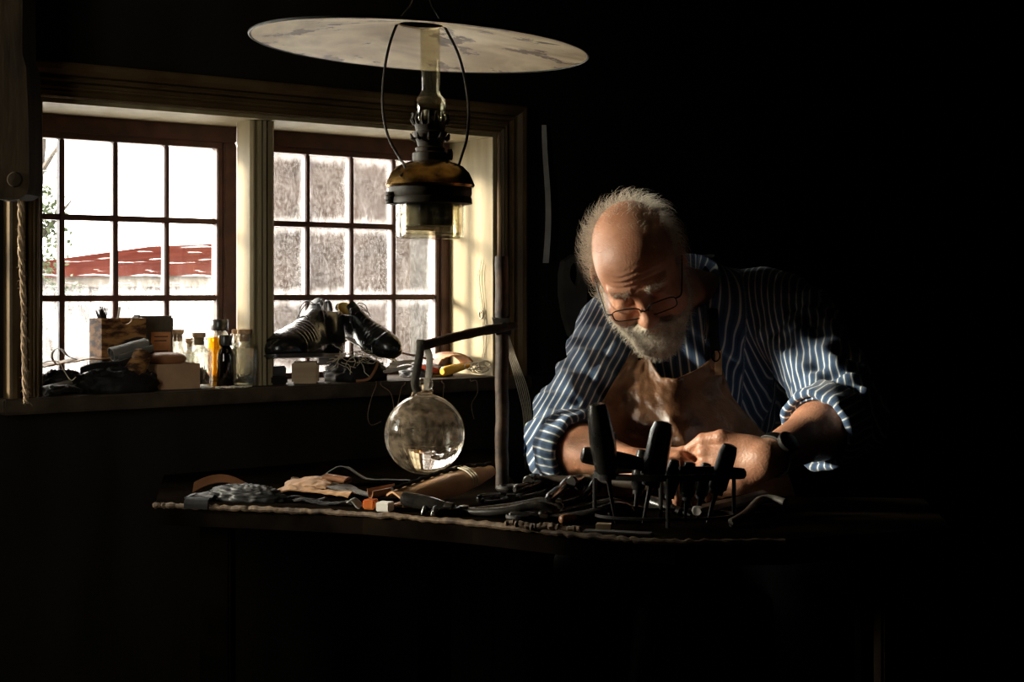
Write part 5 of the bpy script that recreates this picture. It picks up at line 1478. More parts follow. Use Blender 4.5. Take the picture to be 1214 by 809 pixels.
G = [[None] * (NB + 1) for _ in range(NA + 1)]; Yd = np.zeros((NA + 1, NB + 1)); dirs = {}
for i in range(NA + 1):
    a = i / NA
    for j in range(NB + 1):
        s_ = j / NB
        py = top_py(a) + (640 - top_py(a)) * s_
        xl, xr = outline_x(max(py, 408)); px = xl + (xr - xl) * a
        d = V(((px - CX) / FPX, 1, -(py - HY) / FPX))
        hit = BV.ray_cast(V((0, 0, EYE)), d.normalized())
        # the sheet lies on the torso only, never on the sleeves: limit how near it may come
        Y = hit[0].y if hit[0] else 2.62
        tar = (2.505 - .105 * min(1, a / .55) ** .9) if a < .55 else 2.40 + .13 * ((a - .55) / .45) ** 1.3
        tar += .055 * max(0, 1 - s_ / .35) ** 1.5
        Yd[i, j] = min(Y, tar); dirs[i, j] = d
for it in range(50):
    p = np.pad(Yd, 1, mode='edge')
    av = (p[:-2, 1:-1] + p[2:, 1:-1] + p[1:-1, :-2] + p[1:-1, 2:]) / 4
    Yd = np.minimum(av, Yd) * .7 + av * .3
b = MB(); gv = [[None] * (NB + 1) for _ in range(NA + 1)]
def apf(a, s_):
    i, j = round(a * NA), round(s_ * NB)
    y = Yd[i, j] - .010
    # creases: a long fold from the right strap, slack folds under the bib, wrinkles in the middle
    y += .0075 * math.sin(10.5 * (a - .22 * s_) + 1.1) * min(1, s_ * 2.0) * (0.35 + a)
    y -= .0060 * math.exp(-((a - .40 - .35 * s_) / .035) ** 2) * math.exp(-((s_ - .35) / .28) ** 2)
    y += .0080 * math.exp(-((a - .78 + .05 * s_) / .05) ** 2) * min(1, s_ * 4)
    y += .004 * noise.noise(V((a * 7, s_ * 9, 2.2))) + .0022 * noise.noise(V((a * 19, s_ * 23, 5.2)))
    q = dirs[i, j] * y; return V((q.x, y, EYE + q.z))
b.sheet(apf, NA, NB, .0022)
ap = b.build('apron', M['apron'], man, 180)
def on_apron(px, py, off=.004):
    best = min(((i, j) for i in range(NA + 1) for j in range(NB + 1)), key=lambda t: (CX + dirs[t].x * FPX - px) ** 2 + (HY - dirs[t].z * FPX - py) ** 2)
    p = apf(best[0] / NA, best[1] / NB); p.y -= off; return p
b = MB(); c = on_apron(759, 425, .001); b.lathe([(0, -.001), (.0062, -.001), (.0062, .0016), (.0045, .0028), (0, .003)], 18, Matrix.Translation(c) @ Matrix.Rotation(PI / 2, 4, 'X') @ Matrix.Rotation(math.radians(-20), 4, 'Y'))
b.build('button', M['brass'], ap)
# neck straps and the brass ring at the right corner
pr = on_apron(848, 418, .003)
SBs = SB
def surf(px, py, off):
    d = V(((px - CX) / FPX, 1, -(py - HY) / FPX)); h = SBs.ray_cast(V((0, 0, EYE)), d.normalized())
    p = h[0] if h[0] else at(px, py, 2.56); return p + V((0, -off, off * .3))
pl = [pr] + [surf(x, y, .006) for x, y in ((846, 395), (845, 370), (842, 345), (838, 322))] + [NECK + V((.055, .03, .062)), NECK + V((.0, .085, .058)), NECK + V((-.06, .045, .055))] + [surf(738, 372, .006), surf(748, 392, .006), on_apron(757, 413, .003)]
b = MB(); b.tube(spline(pl, 6), .0085, 8, False, .0016, (1, 0, 0)); b.build('neck_strap', M['blackdull'], ap, 60)
b = MB(); b.tube([pr + V((.007 * math.cos(a * PI / 8), -.003, .010 * math.sin(a * PI / 8) - .004)) for a in range(16)], .0017, 6, True); b.build('strap_ring', M['brass'], ap)
b = MB(); b.sheet(lambda a, s_: on_apron(850, 421, .004) + V((.006 * (s_ - .5) * 2 + .002, -.002, .006 - .042 * a)), 10, 4, .002); b.build('strap_end', M['tan'], ap)

# --- trousers and shoes (under the bench)
F = Field(lin(.05, .66, .008), lin(2.36, 3.12, .008), lin(.03, .68, .008))
F.op(ell(PEL + V((0, .02, .03)), (.165, .15, .13)))
for s in (-1, 1):
    hipj = PEL + V((s * .085, -.02, -.03)); kn = V((.34 + s * .19, 2.52, .47)); an = V((.34 + s * .2, 2.60, .09))
    F.op(cone(hipj, kn, .098, .074), .04); F.op(cone(kn, an + V((0, 0, .0)), .072, .055), .02)
TP, TQ = F.mesh(); np_mesh('trousers', TP, TQ, M['trousers'], man)
for s in (-1, 1):
    an = V((.34 + s * .2, 2.60, .09))
    T = Matrix.Translation((an.x, an.y - .07, .014)) @ Matrix.Rotation(-PI / 2, 4, 'Z')
    P, Q = SHF; np_mesh('shoe', xf(P * 1.06 + np.array([0, 0, .002]), T), Q, M['blackdull'], man)

# --- beard, hair, brows
def head_field(st=.0028):
    c = np.array(HC_)
    return Field(lin(c[0] - .15, c[0] + .15, st), lin(c[1] - .19, c[1] + .16, st), lin(c[2] - .2, c[2] + .16, st))
F = head_field()
F.op(hl((0, .052, -.098), (.056, .050, .046)))
F.op(hl((0, .075, -.120), (.040, .036, .036)), .03)
for s in (-1, 1):
    F.op(hl((s * .050, .030, -.062), (.027, .042, .048)), .025)
    F.op(hc((s * .072, .016, -.012), (s * .060, .028, -.055), .008, .018), .012)
    F.op(hc((s * .006, .105, -.058), (s * .034, .088, -.078), .0105, .0085), .008)
F.op(hl((0, .100, -.0735), (.017, .030, .0045)), .004, 'sub')
# lumpy surface
def lump(X, Y, Z):
    return (-.0022 * np.sin(X * 210 + 2 * np.sin(Z * 150)) * np.sin(Y * 190 + Z * 120) * np.sin(Z * 230 + 1.3 * np.sin(X * 170))).astype(np.float32)
c = np.array(HC_); F.op((lump, c - .2, c + .2), 0, 'disp', 0)
BDP, BDQ = F.mesh(); beard = np_mesh('beard', BDP, BDQ, M['beard'], man)
def strands(name, P, Q, keep, n, ln, rad, dirf, parent, seed, m, curl=.5, seg=4):
    rs = np.random.RandomState(seed)
    a, b_, c_ = P[Q[:, 0]], P[Q[:, 1]], P[Q[:, 2]]
    nrm = np.cross(b_ - a, c_ - a); ar = np.linalg.norm(nrm, axis=1); nrm /= np.maximum(ar, 1e-12)[:, None]
    cen = P[Q].mean(1); k = keep(cen, nrm); w_ = ar * k
    fi = rs.choice(len(Q), n, p=w_ / w_.sum())
    r1, r2 = rs.rand(n, 1), rs.rand(n, 1)
    p = P[Q[fi, 0]] * (1 - r1) * (1 - r2) + P[Q[fi, 1]] * r1 * (1 - r2) + P[Q[fi, 2]] * r1 * r2 + P[Q[fi, 3]] * (1 - r1) * r2
    d = dirf(p, nrm[fi]); d /= np.linalg.norm(d, axis=1)[:, None]
    L_ = ln[0] + (ln[1] - ln[0]) * rs.rand(n)
    e = np.cross(d, rs.randn(n, 3)); e /= np.linalg.norm(e, axis=1)[:, None]; e2 = np.cross(d, e)
    verts = []; quads = []
    ph = rs.rand(n) * 6.28; fq = 2.2 + 3.0 * rs.rand(n)
    p = p - d * .002
    for s_ in range(seg + 1):
        t = s_ / seg
        off = curl * L_[:, None] * .30 * ((np.cos(ph + fq * t) - np.cos(ph))[:, None] * e + (np.sin(ph + fq * t) - np.sin(ph))[:, None] * e2)
        c0 = p + d * (L_ * t * (1 - .25 * curl * t))[:, None] + off
        r = rad * (1 - .75 * t)
        for j in range(3):
            an = j * 2 * PI / 3; verts.append(c0 + r * (math.cos(an) * e + math.sin(an) * e2))
    V_ = np.stack(verts, 1)  # n, (seg+1)*3, 3
    m_ = (seg + 1) * 3; base = np.arange(n)[:, None] * m_
    for s_ in range(seg):
        for j in range(3):
            q = np.array([s_ * 3 + j, s_ * 3 + (j + 1) % 3, (s_ + 1) * 3 + (j + 1) % 3, (s_ + 1) * 3 + j])
            quads.append(base + q[None, :])
    return np_mesh(name, V_.reshape(-1, 3), np.concatenate(quads), m, parent)
def loc(P): return (P - np.array(HC_)) @ HRn / HS
HRT = HRn.T
def world_dir(l): return np.asarray(l) @ HRT
strands('beard_hair', BDP, BDQ, lambda c, n: np.ones(len(c)), 5200, (.007, .017), .00038, lambda p, n: n * .8 + np.array([0, -.1, -.75]) + world_dir([0, .15, -.25]), beard, 1, M['hairstrand'], .9)
hm = np.ones(1)
def fringe(c, n):
    l = loc(c); x, y, z = l[:, 0], l[:, 1], l[:, 2]
    side = (np.abs(x) > .050) & (y < .022 - .25 * np.maximum(0, z - .03)) & (z < .085) & (z > -.045)
    back = (y < -.035) & (z < .100) & (z > -.06)
    thin = (y < .0) & (z > .080)
    return np.where(side | back, 1.0, np.where(thin, .10, 0)) * (np.abs(l[:, 0]) < .11) * (z > -.07)
# the scalp alone, so that hair is rooted on the head
F = head_field(); head_prims(F, 0.0005); HP_, HQ_ = F.mesh()
hair = strands('hair', HP_, HQ_, fringe, 4200, (.014, .034), .00040, lambda p, n: n * .8 + world_dir([0, -.35, -.15]), man, 2, M['hairstrand'], 1.3, 6)
def wisps(c, n):
    l = loc(c); x, y, z = l[:, 0], l[:, 1], l[:, 2]
    return ((z > .07) & (y < .06) & (np.abs(x) < .06)) * 1.0
strands('scalp_wisps', HP_, HQ_, wisps, 110, (.008, .020), .00032, lambda p, n: n * .35 + world_dir([-.1, -.5, 0]), hair, 3, M['hairstrand'], 1.4, 6)
def brows(c, n):
    l = loc(c); x, y, z = np.abs(l[:, 0]), l[:, 1], l[:, 2]
    return ((x > .013) & (x < .050) & (np.abs(z - (.0285)) < .006) & (y > .05)) * 1.0
strands('eyebrows', BP, BQ, brows, 260, (.006, .012), .00034, lambda p, n: n * .6 + world_dir([0, .1, .3]) + np.sign(loc(p)[:, :1]) * world_dir([[.7, 0, 0]]), man, 4, M['hairstrand'], .6)
# forearm hair is too fine to model here; wrist watch on his left arm
d = (L_wr - L_el).normalized(); wc = L_el.lerp(L_wr, .90)
e1 = V((0, -1, .4)) - d * V((0, -1, .4)).dot(d); e1.normalize(); e2 = d.cross(e1)
b = MB(); rings = []
for s_, h in ((-.009, .0), (-.0085, .0022), (.0085, .0022), (.009, 0), (.0085, -.002), (-.0085, -.002)):
    rings.append([b.v(wc + d * s_ + e1 * ((.0315 + h) * math.cos(2 * PI * i / 40)) + e2 * ((.0315 + h) * math.sin(2 * PI * i / 40))) for i in range(40)])
b.loft(rings, False, True, True); wat = b.build('watch_strap', M['steel'], man, 40)
b = MB(Matrix.Translation(wc + e1 * .033) @ e1.to_track_quat('Z', 'Y').to_matrix().to_4x4())
b.lathe([(0, -.002), (.0165, -.002), (.0175, .002), (.0175, .006), (.0155, .0075), (0, .0075)], 28); b.build('watch_case', M['iron'], wat)

# --- spectacles, low on the nose
gl = bpy.data.objects.new('spectacles', None); COL.objects.link(gl); gl.parent = man; gl.empty_display_size = .03
GZ0, GY0 = -.014, .118
def lens_ring(s):
    pts = []
    for k in range(28):
        a = 2 * PI * k / 28; c, s2 = math.cos(a), math.sin(a); q = 1 / (abs(c) ** 4 + abs(s2) ** 4) ** .25
        pts.append((s * .0335 + .0265 * c * q, GY0 - .010 * abs(.0265 * c * q * s + .0335) / .06, GZ0 + .0135 * s2 * q))
    return pts
b = MB()
for s in (-1, 1): b.tube([hp(*p) for p in lens_ring(s)], .00105, 6, True)
b.tube(spline([hp(-.0075, GY0 - .001, GZ0 + .004), hp(0, GY0 + .0045, GZ0 + .0065), hp(.0075, GY0 - .001, GZ0 + .004)], 5), .0010, 6)
b.build('spectacle_frame', M['glassframe'], gl)
for s in (-1, 1):
    b = MB(); R = lens_ring(s); c = b.v(hp(s * .0335, GY0 - .0050, GZ0)); rv = [b.v(hp(*p)) for p in R]
    for i in range(28): b.f((c, rv[i], rv[(i + 1) % 28]))
    b.build('lens', M['lens'], gl)
    b = MB(); b.tube(spline([hp(s * .0605, GY0 - .010, GZ0 + .006), hp(s * .071, GY0 - .016, GZ0 + .0065), hp(s * .0765, .07, GZ0 + .010), hp(s * .0835, .02, GZ0 + .018), hp(s * .0865, -.002, GZ0 + .022), hp(s * .083, -.020, GZ0 + .006)], 6), .0013, 6); b.build('temple', M['glassframe'], gl)

# --- stool under the man
root = thing('stool', 'dark low wooden stool under the seated man', 'stool', (PEL.x, PEL.y + .02, 0))
b = MB(Matrix.Translation((PEL.x, PEL.y + .03, 0))); b.lathe([(0, .335), (.16, .335), (.17, .345), (.17, .365), (.16, .372), (0, .372)], 32); b.build('seat', M['darkwood'], root)
for k in range(3):
    a = k * 2.094 + .5; b = MB(); b.tube([(PEL.x + .15 * math.cos(a), PEL.y + .03 + .15 * math.sin(a), .0), (PEL.x + .10 * math.cos(a), PEL.y + .03 + .10 * math.sin(a), .336)], [.014, .019], 10); b.build('leg', M['darkwood'], root)
# ================================================================== LEATHER AND TOOLS ON THE BENCH
def bz(px, py, dz=0.0):
    p = onz(px, py, BENCH); p.z += dz; return p
# curved brown strip at the far left
q0, q1 = bz(229, 588), bz(312, 586)
b = MB(); d = q1 - q0
b.sheet(lambda a, s_: q0 + d * a + V((0, .012 * math.sin(a * 4), .0006 + .028 * (math.sin(PI * min(1, .12 + a * .95)) ** .8) * (1 - .25 * a) - .008 * (1 - a) * 0 + .017 * (s_ - .5) * (0.9 - .6 * a))) + V((0, .012 * (s_ - .5), 0)), 30, 5, .0022)
tag(b.build('leather_strap', M['brownlea'], None, 60), 'red-brown leather strap arching at the far left of the bench', 'leather')
mound('leather_scrap', M['crumple'], 'crumpled black leather lump near the left end of the bench edge', 'leather', bz(291, 593), -.35, .062, .030, .022, 4.4, .30, 3.4, 72, 34)
piece('leather_scrap', M['crumple'], 'small dark leather folded at the bench edge, leftmost of the scraps', 'leather', bz(238, 593.5), -.3, .05, .026, lambda a, b_: .006 * math.sin(a * 3), .004, 3.3)
# dark flap that hangs over the edge
b = MB(); e0, e1_ = bz(221, 597.5), bz(249, 598.5)
b.sheet(lambda a, s_: e0.lerp(e1_, a) + V((0, .012 - .022 * min(1, s_ * 1.6), .0042 if s_ < .45 else .0042 - .024 * (s_ - .45))) + V((0, -.004, .004)), 8, 12, .002)
tag(b.build('leather_flap', M['blackdull'], None, 60), 'short black leather flap folded over the bench edging', 'leather')
piece('leather_offcut', M['tan'], 'pale tan leather cut lying highest among the scraps mid-left', 'leather', bz(362, 585), -.15, .085, .055, lambda a, b_: .014 * math.sin(a * 2.4) + .008 * b_, .004, 6.1)
piece('leather_offcut', M['tan'], 'broad tan leather cut with a pointed right end beside the light grey one', 'leather', bz(385, 589), -.35, .105, .046, lambda a, b_: .016 - .006 * a + .004 * math.sin(b_ * 5), .003, 8.4)
roll('leather_roll', M['brownlea'], 'small rolled brown leather standing above the tan cuts', 'leather roll', bz(386, 583, .024), bz(412, 584.5, .020), .008, 1.6, .7, seed=2)
piece('leather_strip', M['rim'], 'frayed strip of suede lying behind the broad tan cut', 'leather', bz(374, 580, .004), -.1, .08, .012, lambda a, b_: .026 - .008 * a, .004, 2.9, th=.004)
piece('leather_sheet', M['greylea'], 'thin dark grey leather sheet with a raised wave below the globe', 'leather', bz(432, 575), -.08, .16, .06, lambda a, b_: .012 + .022 * math.exp(-((a - .28) / .17) ** 2) + .010 * (1 - b_), .002, 1.9, th=.0016)
piece('leather_offcut', M['greylea'], 'light grey triangular leather cut in front of the grey sheet', 'leather', bz(420, 588), -.6, .075, .05, lambda a, b_: .018 - .012 * a, .0015, 4.9, taper=.75)
piece('leather_strip', M['blackdull'], 'long black leather strip along the bench edging under the tan cuts', 'leather', bz(385, 599), -.42, .115, .016, lambda a, b_: .003 * math.sin(a * 9), .003, 7.2)
piece('leather_strip', M['crumple'], 'short black leather strip crossing the long one at the bench edge', 'leather', bz(362, 595.5), -.2, .07, .013, lambda a, b_: .009 + .003 * math.sin(a * 7), .003, 5.6)
piece('leather_scrap', M['greylea'], 'tiny crumpled grey scrap left of the amber block', 'leather', bz(421, 603), -.3, .022, .018, lambda a, b_: .005 * math.sin(a * 5), .004, 9.2, nu=14, nv=10)
# cup of curved leather
c = bz(455, 592)
b = MB(Matrix.Translation(c + V((0, 0, .0008))) @ Matrix.Rotation(.4, 4, 'Z'))
b.sheet(lambda a, s_: V(((s_ - .5) * .046, .016 * math.cos(PI * (1.02 + .96 * a)) , .016 + .016 * math.sin(PI * (1.02 + .96 * a)) + .006 * s_)), 16, 10, .002)
tag(b.build('leather_cup', M['brownlea'], None, 60), 'small trough of curled brown leather left of the tied upper', 'leather')
T = fr(bz(439, 604, .0005), -.35)
b = MB(T); b.box((-.0095, -.008, 0), (.0095, .012, .0145), None, .002)
M['amberblock'] = mat('translucent_amber_wax', (0.35, 0.07, 0.015), (0.5, 0.14, 0.03), rough=0.25, scale=30, sub=0.3)
tag(b.build('wax_block', M['amberblock'], None, 30), 'small red-amber wax block at the bench edge', 'wax block')
T = fr(bz(456, 606.5, .0005), -.35)
b = MB(T); b.box((-.0105, -.009, 0), (.0105, .012, .0135), None, .0012)
tag(b.build('chalk_block', M['white'], None, 30), 'small white chalk block beside the amber wax block', 'chalk block')

# tied leather upper: a trough of tan leather rising to the right, its dark edges tied with cord
A0, A1 = bz(468, 605), bz(583, 589)
root = thing('leather_upper', 'tan leather upper tied with cord, rising beside the globe stand', 'leather upper', A0.lerp(A1, .5))
dirx = (A1 - A0); Lu = dirx.length; dirx.normalize(); sidx = V((0, 0, 1)).cross(dirx)
def upf(a, s_):
    w_ = .010 + .024 * math.sin(PI * min(1, .12 + .9 * a)) ** .8
    th = PI * (-.06 + 1.06 * s_)
    lift = .020 + .030 * a ** 1.3
    z = lift + w_ * .55 * (math.sin(th) if s_ < .5 else math.sin(th)) - .012 * (1 - s_) 
    y = -w_ * math.cos(th)
    return A0 + dirx * (a * Lu) + sidx * y + V((0, 0, max(.001, z + .003 * noise.noise(V((a * 5, s_ * 4, 1))))))
b = MB(); b.sheet(upf, 40, 18, .003); b.build('leather_body', M['tan'], root, 60)
b = MB(); b.tube([upf(k / 30, .62) + V((0, 0, .0035 + .0012 * math.sin(k * 2.2))) for k in range(31)], .0034, 7); b.build('dark_welt', M['blackdull'], root)
b = MB()
for k, a in enumerate((.66, .69, .72)):
    b.tube([upf(a + .01 * math.sin(s_ * .7), s_ / 16) + V((0, 0, .004)) for s_ in range(17)], .0013, 5)
b.tube(spline([upf(.69, .55) + V((0, -.004, .004)), upf(.72, .4) + V((0, -.008, -.004)), upf(.74, .2) + V((0, -.012, -.012))], 6), .0011, 5)
b.build('tie_cord', M['string'], root)
b = MB(Matrix.Translation(bz(486, 600, .001)))
piece_tip = piece('leather_scrap', M['brownlea'], 'brown leather tongue sticking out under the tied upper', 'leather', bz(478, 603.5), -.2, .045, .02, lambda a, b_: .006 * math.sin(a * 3), .002, 3.9)

# ---------------------------------------------------------------- tools
TG = 'black tools lying on the bench'
def handle(name, label, cat, p0, p1, r, m=None, ferrule=True, tip=.05, group=None, bulb=1.25):
    """a turned handle with a ferrule and a steel blade or shank beyond p1"""
    p0, p1 = V(p0), V(p1); d = (p1 - p0).normalized(); root = thing(name, label, cat, p0.lerp(p1, .5), group)
    b = MB(); b.tube([p0, p0 + (p1 - p0) * .03, p0.lerp(p1, .1), p0.lerp(p1, .35), p0.lerp(p1, .7), p0.lerp(p1, .93), p1], [r * .55, r * .9, r * bulb * .9, r * bulb, r, r * .85, r * .72], 16)
    b.build('handle', m or M['toolblack'], root)
    if ferrule:
        b = MB(); b.tube([p1 - d * .001, p1 + d * .002, p1 + d * .012, p1 + d * .013], [r * .72, r * .82, r * .78, r * .5], 14); b.build('ferrule', M['brassdark'], root)
    if tip:
        b = MB(); b.tube([p1 + d * .010, p1 + d * (.010 + tip * .5), p1 + d * (.010 + tip)], [.0030, .0026, .0012], 8, False, [.0022, .0012, .0004]); b.build('blade', M['iron'], root)
    return root
def pincers(label, o, ang, L=.16, spread=.022, th=.0055, curve=.02, m=None, lift=.0):
    T = Matrix.Translation(V(o) + V((0, 0, th + .0006 + lift))) @ Matrix.Rotation(ang, 4, 'Z')
    root = thing('pincers', label, 'pincers', V(o), TG)
    for s in (-1, 1):
        b = MB(T)
        pts = spline([(0.018, -s * .004, 0), (0, 0, 0.001 * s), (-.02, s * .008, 0), (-L * .45, s * spread, curve * .35), (-L * .8, s * spread * .95, curve), (-L, s * spread * .6, curve * .4)], 7)
        n_ = len(pts)
        b.tube(pts, [th * (.8 + .5 * (k / n_)) * (1 if k < n_ - 2 else .7) for k in range(n_)], 10); b.build('handle', m or M['toolblack'], root)
        b = MB(T); b.tube(spline([(0.012, -s * .004, 0), (.028, -s * .016, 0), (.044, -s * .013, 0), (.052, -s * .002, 0)], 6), [th * 1.1] * 6 + [th * .9] * 6 + [th * .7] * 6 + [th * .35], 8); b.build('jaw', M['iron'], root)
    b = MB(T); b.lathe([(0, -th * 1.1), (th * 1.25, -th * 1.1), (th * 1.25, th * 1.3), (0, th * 1.5)], 16); b.build('rivet', M['steel'], root)
    return root
def hammer(label, o, ang, L=.17, lift=0.0, tilt=0.0):
    T = Matrix.Translation(V(o) + V((0, 0, .012 + lift))) @ Matrix.Rotation(ang, 4, 'Z') @ Matrix.Rotation(tilt, 4, 'Y')
    root = thing('hammer', label, 'hammer', V(o), TG)
    b = MB(T); b.tube([(-L, 0, 0), (-L * .97, 0, 0), (-L * .7, 0, 0), (-L * .3, 0, 0), (0, 0, 0)], [.006, .0095, .0088, .0068, .0062], 12); b.build('handle', M['darkwood'], root)
    b = MB(T); b.tube([(.0, -.045, -.004), (.0, -.03, .0), (0, -.012, .001), (0, .012, .001), (0, .022, .001), (0, .032, .001), (0, .036, .001)], [.002, .006, .0075, .0085, .0065, .0095, .0075], 14); b.build('head', M['toolblack'], root)
    return root
pincers('black pincers with long curved handles lying nearest the tied leather upper', bz(550, 611), -.30 + PI, .15, .020, .0058, .016)
handle('lasting_tool', 'thick black tool handle lying left, in front of the tied upper', 'tool', bz(476, 608, .022), bz(528, 611, .012), .0105, None, True, .04, TG, 1.1)
handle('awl', 'black awl at the bench edge with two pale ferrules beside it', 'awl', bz(512, 613, .007), bz(548, 612, .006), .0062, None, True, .03, TG)
for k, (px, py, lab) in enumerate(((501, 611, 'left one of two upright pegs at the bench edge'), (512.5, 612.5, 'right one of two upright pegs at the bench edge'))):
    p = bz(px, py, .0006); b = MB(); b.tube([p, p + V((.001, 0, .004)), p + V((.004, .002, .012)), p + V((.007, .002, .0145))], [.0028, .0034, .0034, .0022], 9)
    tag(b.build('peg', M['bone'] if k == 9 else M['steel']), lab, 'peg')
pincers('black pincers lying behind the others, right of the globe post', bz(606, 597), .62 + PI, .12, .020, .0060, .022)
pincers('black pincers at the bench edge, handles arched towards the window', bz(644, 618), .12 + PI, .13, .022, .0058, .016)
pincers('black pincers with open handles left of the tool rack', bz(660, 608), 1.0 + PI, .10, .024, .0058, .026, lift=.006)
pincers('black pincers farthest back, just left of the striped sleeve', bz(622, 585), -.6 + PI, .085, .020, .0055, .020)
hammer('small hammer lying by the right sleeve, head towards the post', bz(632, 594), 2.9, .12, .022)
hammer('hammer with a dark handle lying in front of the right forearm', bz(688, 600), 2.7, .12, .028)
handle('awl', 'awl with a pale end lying across the middle of the tools', 'awl', bz(610, 601, .026), bz(646, 594, .030), .0062, None, True, .035, TG)
handle('awl', 'awl lying slanted in front of the right cuff', 'awl', bz(650, 616, .030), bz(676, 598, .034), .0066, None, True, .03, TG)
handle('awl', 'short black awl pointing at the rack from the bench edge', 'awl', bz(603, 619, .0075), bz(640, 620, .007), .0066, None, True, .03, TG)
handle('awl', 'awl with a red-brown handle next to the rack foot', 'awl', bz(664, 622, .007), bz(690, 619, .007), .0058, M['brownlea'], True, .02, TG)
handle('awl', 'black awl right behind the globe post', 'awl', bz(566, 598, .008), bz(592, 594, .008), .006, None, True, .03, TG)
b = MB(); rnd = random.Random(41); pts = []
for k in range(9):
    pts.append(bz(600 + k * 11, 624.5 + k * .85, .003 + .002 * math.sin(k * 1.7)))
pts = spline(pts, 6)
b.tube([p + V((0, rnd.uniform(-.0015, .0015), rnd.uniform(0, .002))) for p in pts], [.0042 + rnd.uniform(-.001, .0014) for _ in pts], 7)
tag(b.build('twisted_cord', M['rim']), 'frayed twisted cord lying along the bench edge left of the rack', 'cord')

# ---------------------------------------------------------------- tool rack: a flat iron hoop on legs
RC = V((.219, 2.062, 0)); RA, RB = .100, .048
def rpt(a, z): return V((RC.x + RA * math.cos(a), RC.y + RB * math.sin(a), z))
rz = BENCH + .070
rack = thing('tool_rack', 'oval black iron hoop on thin legs holding shoemaking tools', 'tool rack', (RC.x, RC.y, BENCH))
b = MB(); N_ = 64; rings = []
for k in range(N_):
    a = 2 * PI * k / N_; o_ = V((math.cos(a), math.sin(a), 0))
    c = rpt(a, rz); rings.append([b.v(c + o_ * x + V((0, 0, z))) for x, z in ((-.0013, -.0045), (.0013, -.0045), (.0013, .0045), (-.0013, .0045))])
b.loft(rings, False, False, True); b.build('hoop', M['iron'], rack, 30)
b = MB(); rings = []
for k in range(N_):
    a = 2 * PI * k / N_; o_ = V((math.cos(a), math.sin(a), 0))
    c = rpt(a, BENCH + .012); rings.append([b.v(c + o_ * x + V((0, 0, z))) for x, z in ((-.001, -.002), (.001, -.002), (.001, .002), (-.001, .002))])
b.loft(rings, False, False, True); b.build('lower_hoop', M['iron'], rack, 30)
for a in (PI, -PI * .5, -.02, PI * .5):
    b = MB(); c0, c1 = rpt(a, BENCH + .0004), rpt(a, rz); b.tube([c0, c0.lerp(c1, .5), c1], [.0032, .0030, .0030], 8); b.build('leg', M['iron'], rack)
RG = 'tools standing in the iron rack'
def rk(px, py, Y): return at(px, py, Y)
# foot, top for each standing tool; they lean on the hoop
def stand(name, label, cat, px0, px1, py1, Y, r, bulb=1.1, m=None):
    p1 = at(px1, py1, Y); p0 = at(px0, 620, Y); p0.z = BENCH + .001
    d = (p1 - p0); root = thing(name, label, cat, p0, RG); Ln = d.length; d.normalize()
    hs = .42
    b = MB(); b.tube([p0, p0 + d * Ln * .2, p0 + d * Ln * (hs + .02)], [.0012, .003, .0042], 8, False, [.0006, .0018, .003]); b.build('blade', M['iron'], root)
    b = MB(); b.tube([p0 + d * Ln * (hs - .05), p0 + d * Ln * (hs + .01)], [r * .75, r * .75], 14); b.build('ferrule', M['iron'], root)
    b = MB(); b.tube([p0 + d * Ln * hs, p0 + d * Ln * (hs + .03), p0 + d * Ln * (hs + .25), p0 + d * Ln * .9, p0 + d * Ln * .985, p1], [r * .75, r, r * bulb, r * .95, r * .75, r * .35], 16); b.build('handle', m or M['toolblack'], root)
    return root
stand('knife', 'tallest black-handled knife leaning left in the tool rack', 'knife', 730, 707, 478, 2.04, .0165, 1.15)
stand('burnishing_tool', 'stout black tool leaning right in the middle of the rack', 'tool', 762, 787, 500, 2.05, .0175, 1.0)
stand('awl', 'black awl handle standing behind the stout tool in the rack', 'awl', 752, 762, 533, 2.08, .010, 1.2)
stand('rasp', 'flat dark tool leaning far right in the rack before the left hand', 'tool', 838, 866, 527, 2.05, .0135, 1.0, M['iron'])
stand('awl', 'short rounded black handle at the centre of the rack', 'awl', 790, 800, 545, 2.07, .0095, 1.25)
stand('awl', 'small black handle between the stout tool and the left hand', 'awl', 812, 818, 548, 2.06, .0105, 1.2)
stand('awl', 'low black handle right of centre in the rack, tip by the thumb', 'awl', 826, 838, 549, 2.08, .009, 1.2)
def lying(name, label, px0, py0, px1, py1, Y0, Y1, r, bulb=1.1):
    p0, p1 = at(px0, py0, Y0), at(px1, py1, Y1)
    return handle(name, label, 'tool', p0, p1, r, None, True, .012, RG, bulb)
lying('bone_tool', 'black handle lying level across the rack hoop, end pointing left', 689, 539, 758, 550, 2.06, 2.062, .0125)
lying('lasting_tool', 'thick black handle resting across the right of the hoop', 884, 562, 815, 559, 2.06, 2.05, .0085)
handle('burnishing_tool', 'rounded black handle lying inside the rack, low on the left', 'tool', bz(722, 619, .011), bz(762, 616, .012), .0095, None, False, 0, RG, 1.15)
handle('lasting_tool', 'dark handle lying inside the rack below the middle', 'tool', bz(768, 608, .018), bz(800, 613, .010), .0085, None, True, .02, RG, 1.2)
T = fr(bz(716, 629, .0005), -.2); b = MB(T); b.box((-.011, -.006, 0), (.011, .008, .009), None, .001)
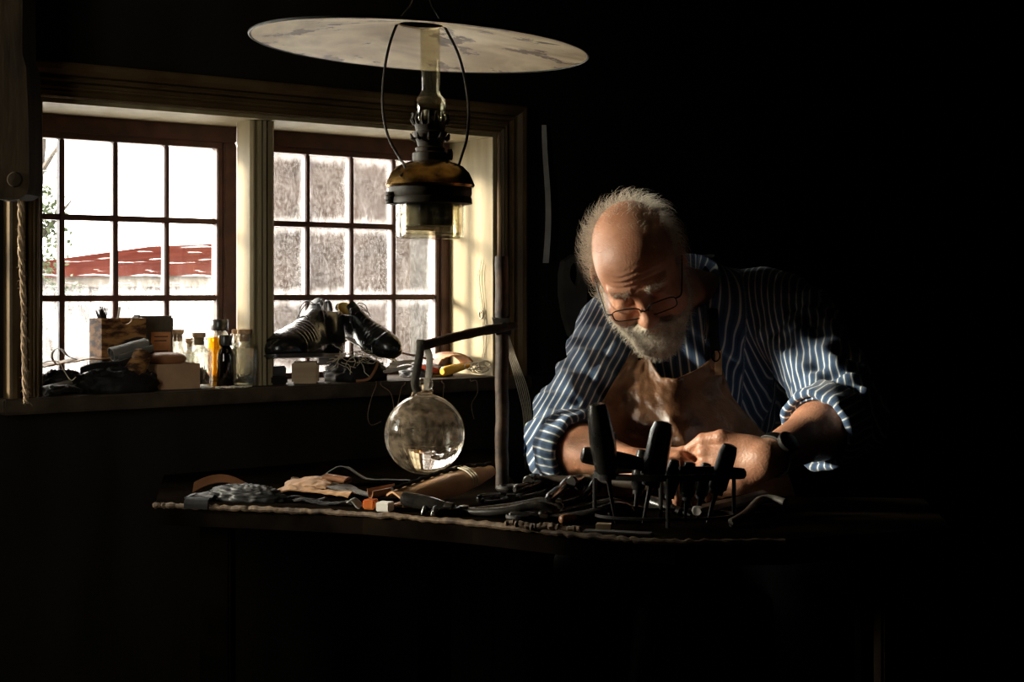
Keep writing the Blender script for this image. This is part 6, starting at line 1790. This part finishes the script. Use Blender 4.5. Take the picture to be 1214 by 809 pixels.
tag(b.build('wooden_block', M['palewood'], None, 30), 'tiny pale wooden block at the left foot of the tool rack', 'wooden block')
b = MB(); e0, e1_ = bz(692, 632), bz(772, 636)
b.box((0, -.006, 0.0005), ((e1_ - e0).length, .012, .004), Matrix.Translation(e0) @ Matrix.Rotation(math.atan2((e1_ - e0).y, (e1_ - e0).x), 4, 'Z'), .001)
tag(b.build('thin_board', M['dullwood'], None, 30), 'thin wooden slat at the bench edge in front of the rack', 'slat')
# pale things to the right of the rack
p0, p1 = bz(826, 618, .012), bz(908, 600, .016); d = p1 - p0
b = MB(Matrix.Translation(p0.lerp(p1, .5)) @ Matrix.Rotation(math.atan2(d.y, d.x), 4, 'Z')); Lh = d.length / 2
b.tube([(-Lh, 0, 0), (-Lh * .96, 0, 0), (-Lh * .2, 0, .001), (-Lh * .1, 0, .001), (Lh * .9, 0, .003), (Lh, 0, .003)], [.008, .012, .0125, .0105, .012, .006], 8, False, [.006, .0085, .0085, .008, .0085, .004], (0, 1, 0))
tag(b.build('whetstone', M['stone'], None, 30), 'pale grey sharpening stone lying right of the tool rack', 'whetstone')
b = MB(); b.tube(spline([bz(866, 626, .006), bz(884, 620, .012), bz(900, 612, .022), bz(915, 611, .024), bz(932, 613, .020)], 8), [.004] + [.0065] * 31 + [.004], 10)
tag(b.build('bent_handle', M['dullwood']), 'pale bent wooden handle right of the sharpening stone', 'handle')

# the shoe part he works on, held between his hands
wp0, wp1 = at(770, 566, 2.19), at(830, 572, 2.17)
root = thing('shoe_piece', 'small reddish leather shoe piece held between his hands', 'shoe piece', wp0.lerp(wp1, .5))
b = MB(); dd = wp1 - wp0
b.sheet(lambda a, s_: wp0 + dd * a + V((0, .02 * (s_ - .5), .010 * math.sin(PI * a) + .012 * math.sin(PI * s_) - .004)), 18, 12, .003)
b.build('leather_body', M['brownlea'], root, 60)
b = MB(); b.tube([wp0 + dd * (k / 14) + V((0, -.011, .010 * math.sin(PI * k / 14) - .004)) for k in range(15)], .0012, 6); b.build('seam', M['string'], root)
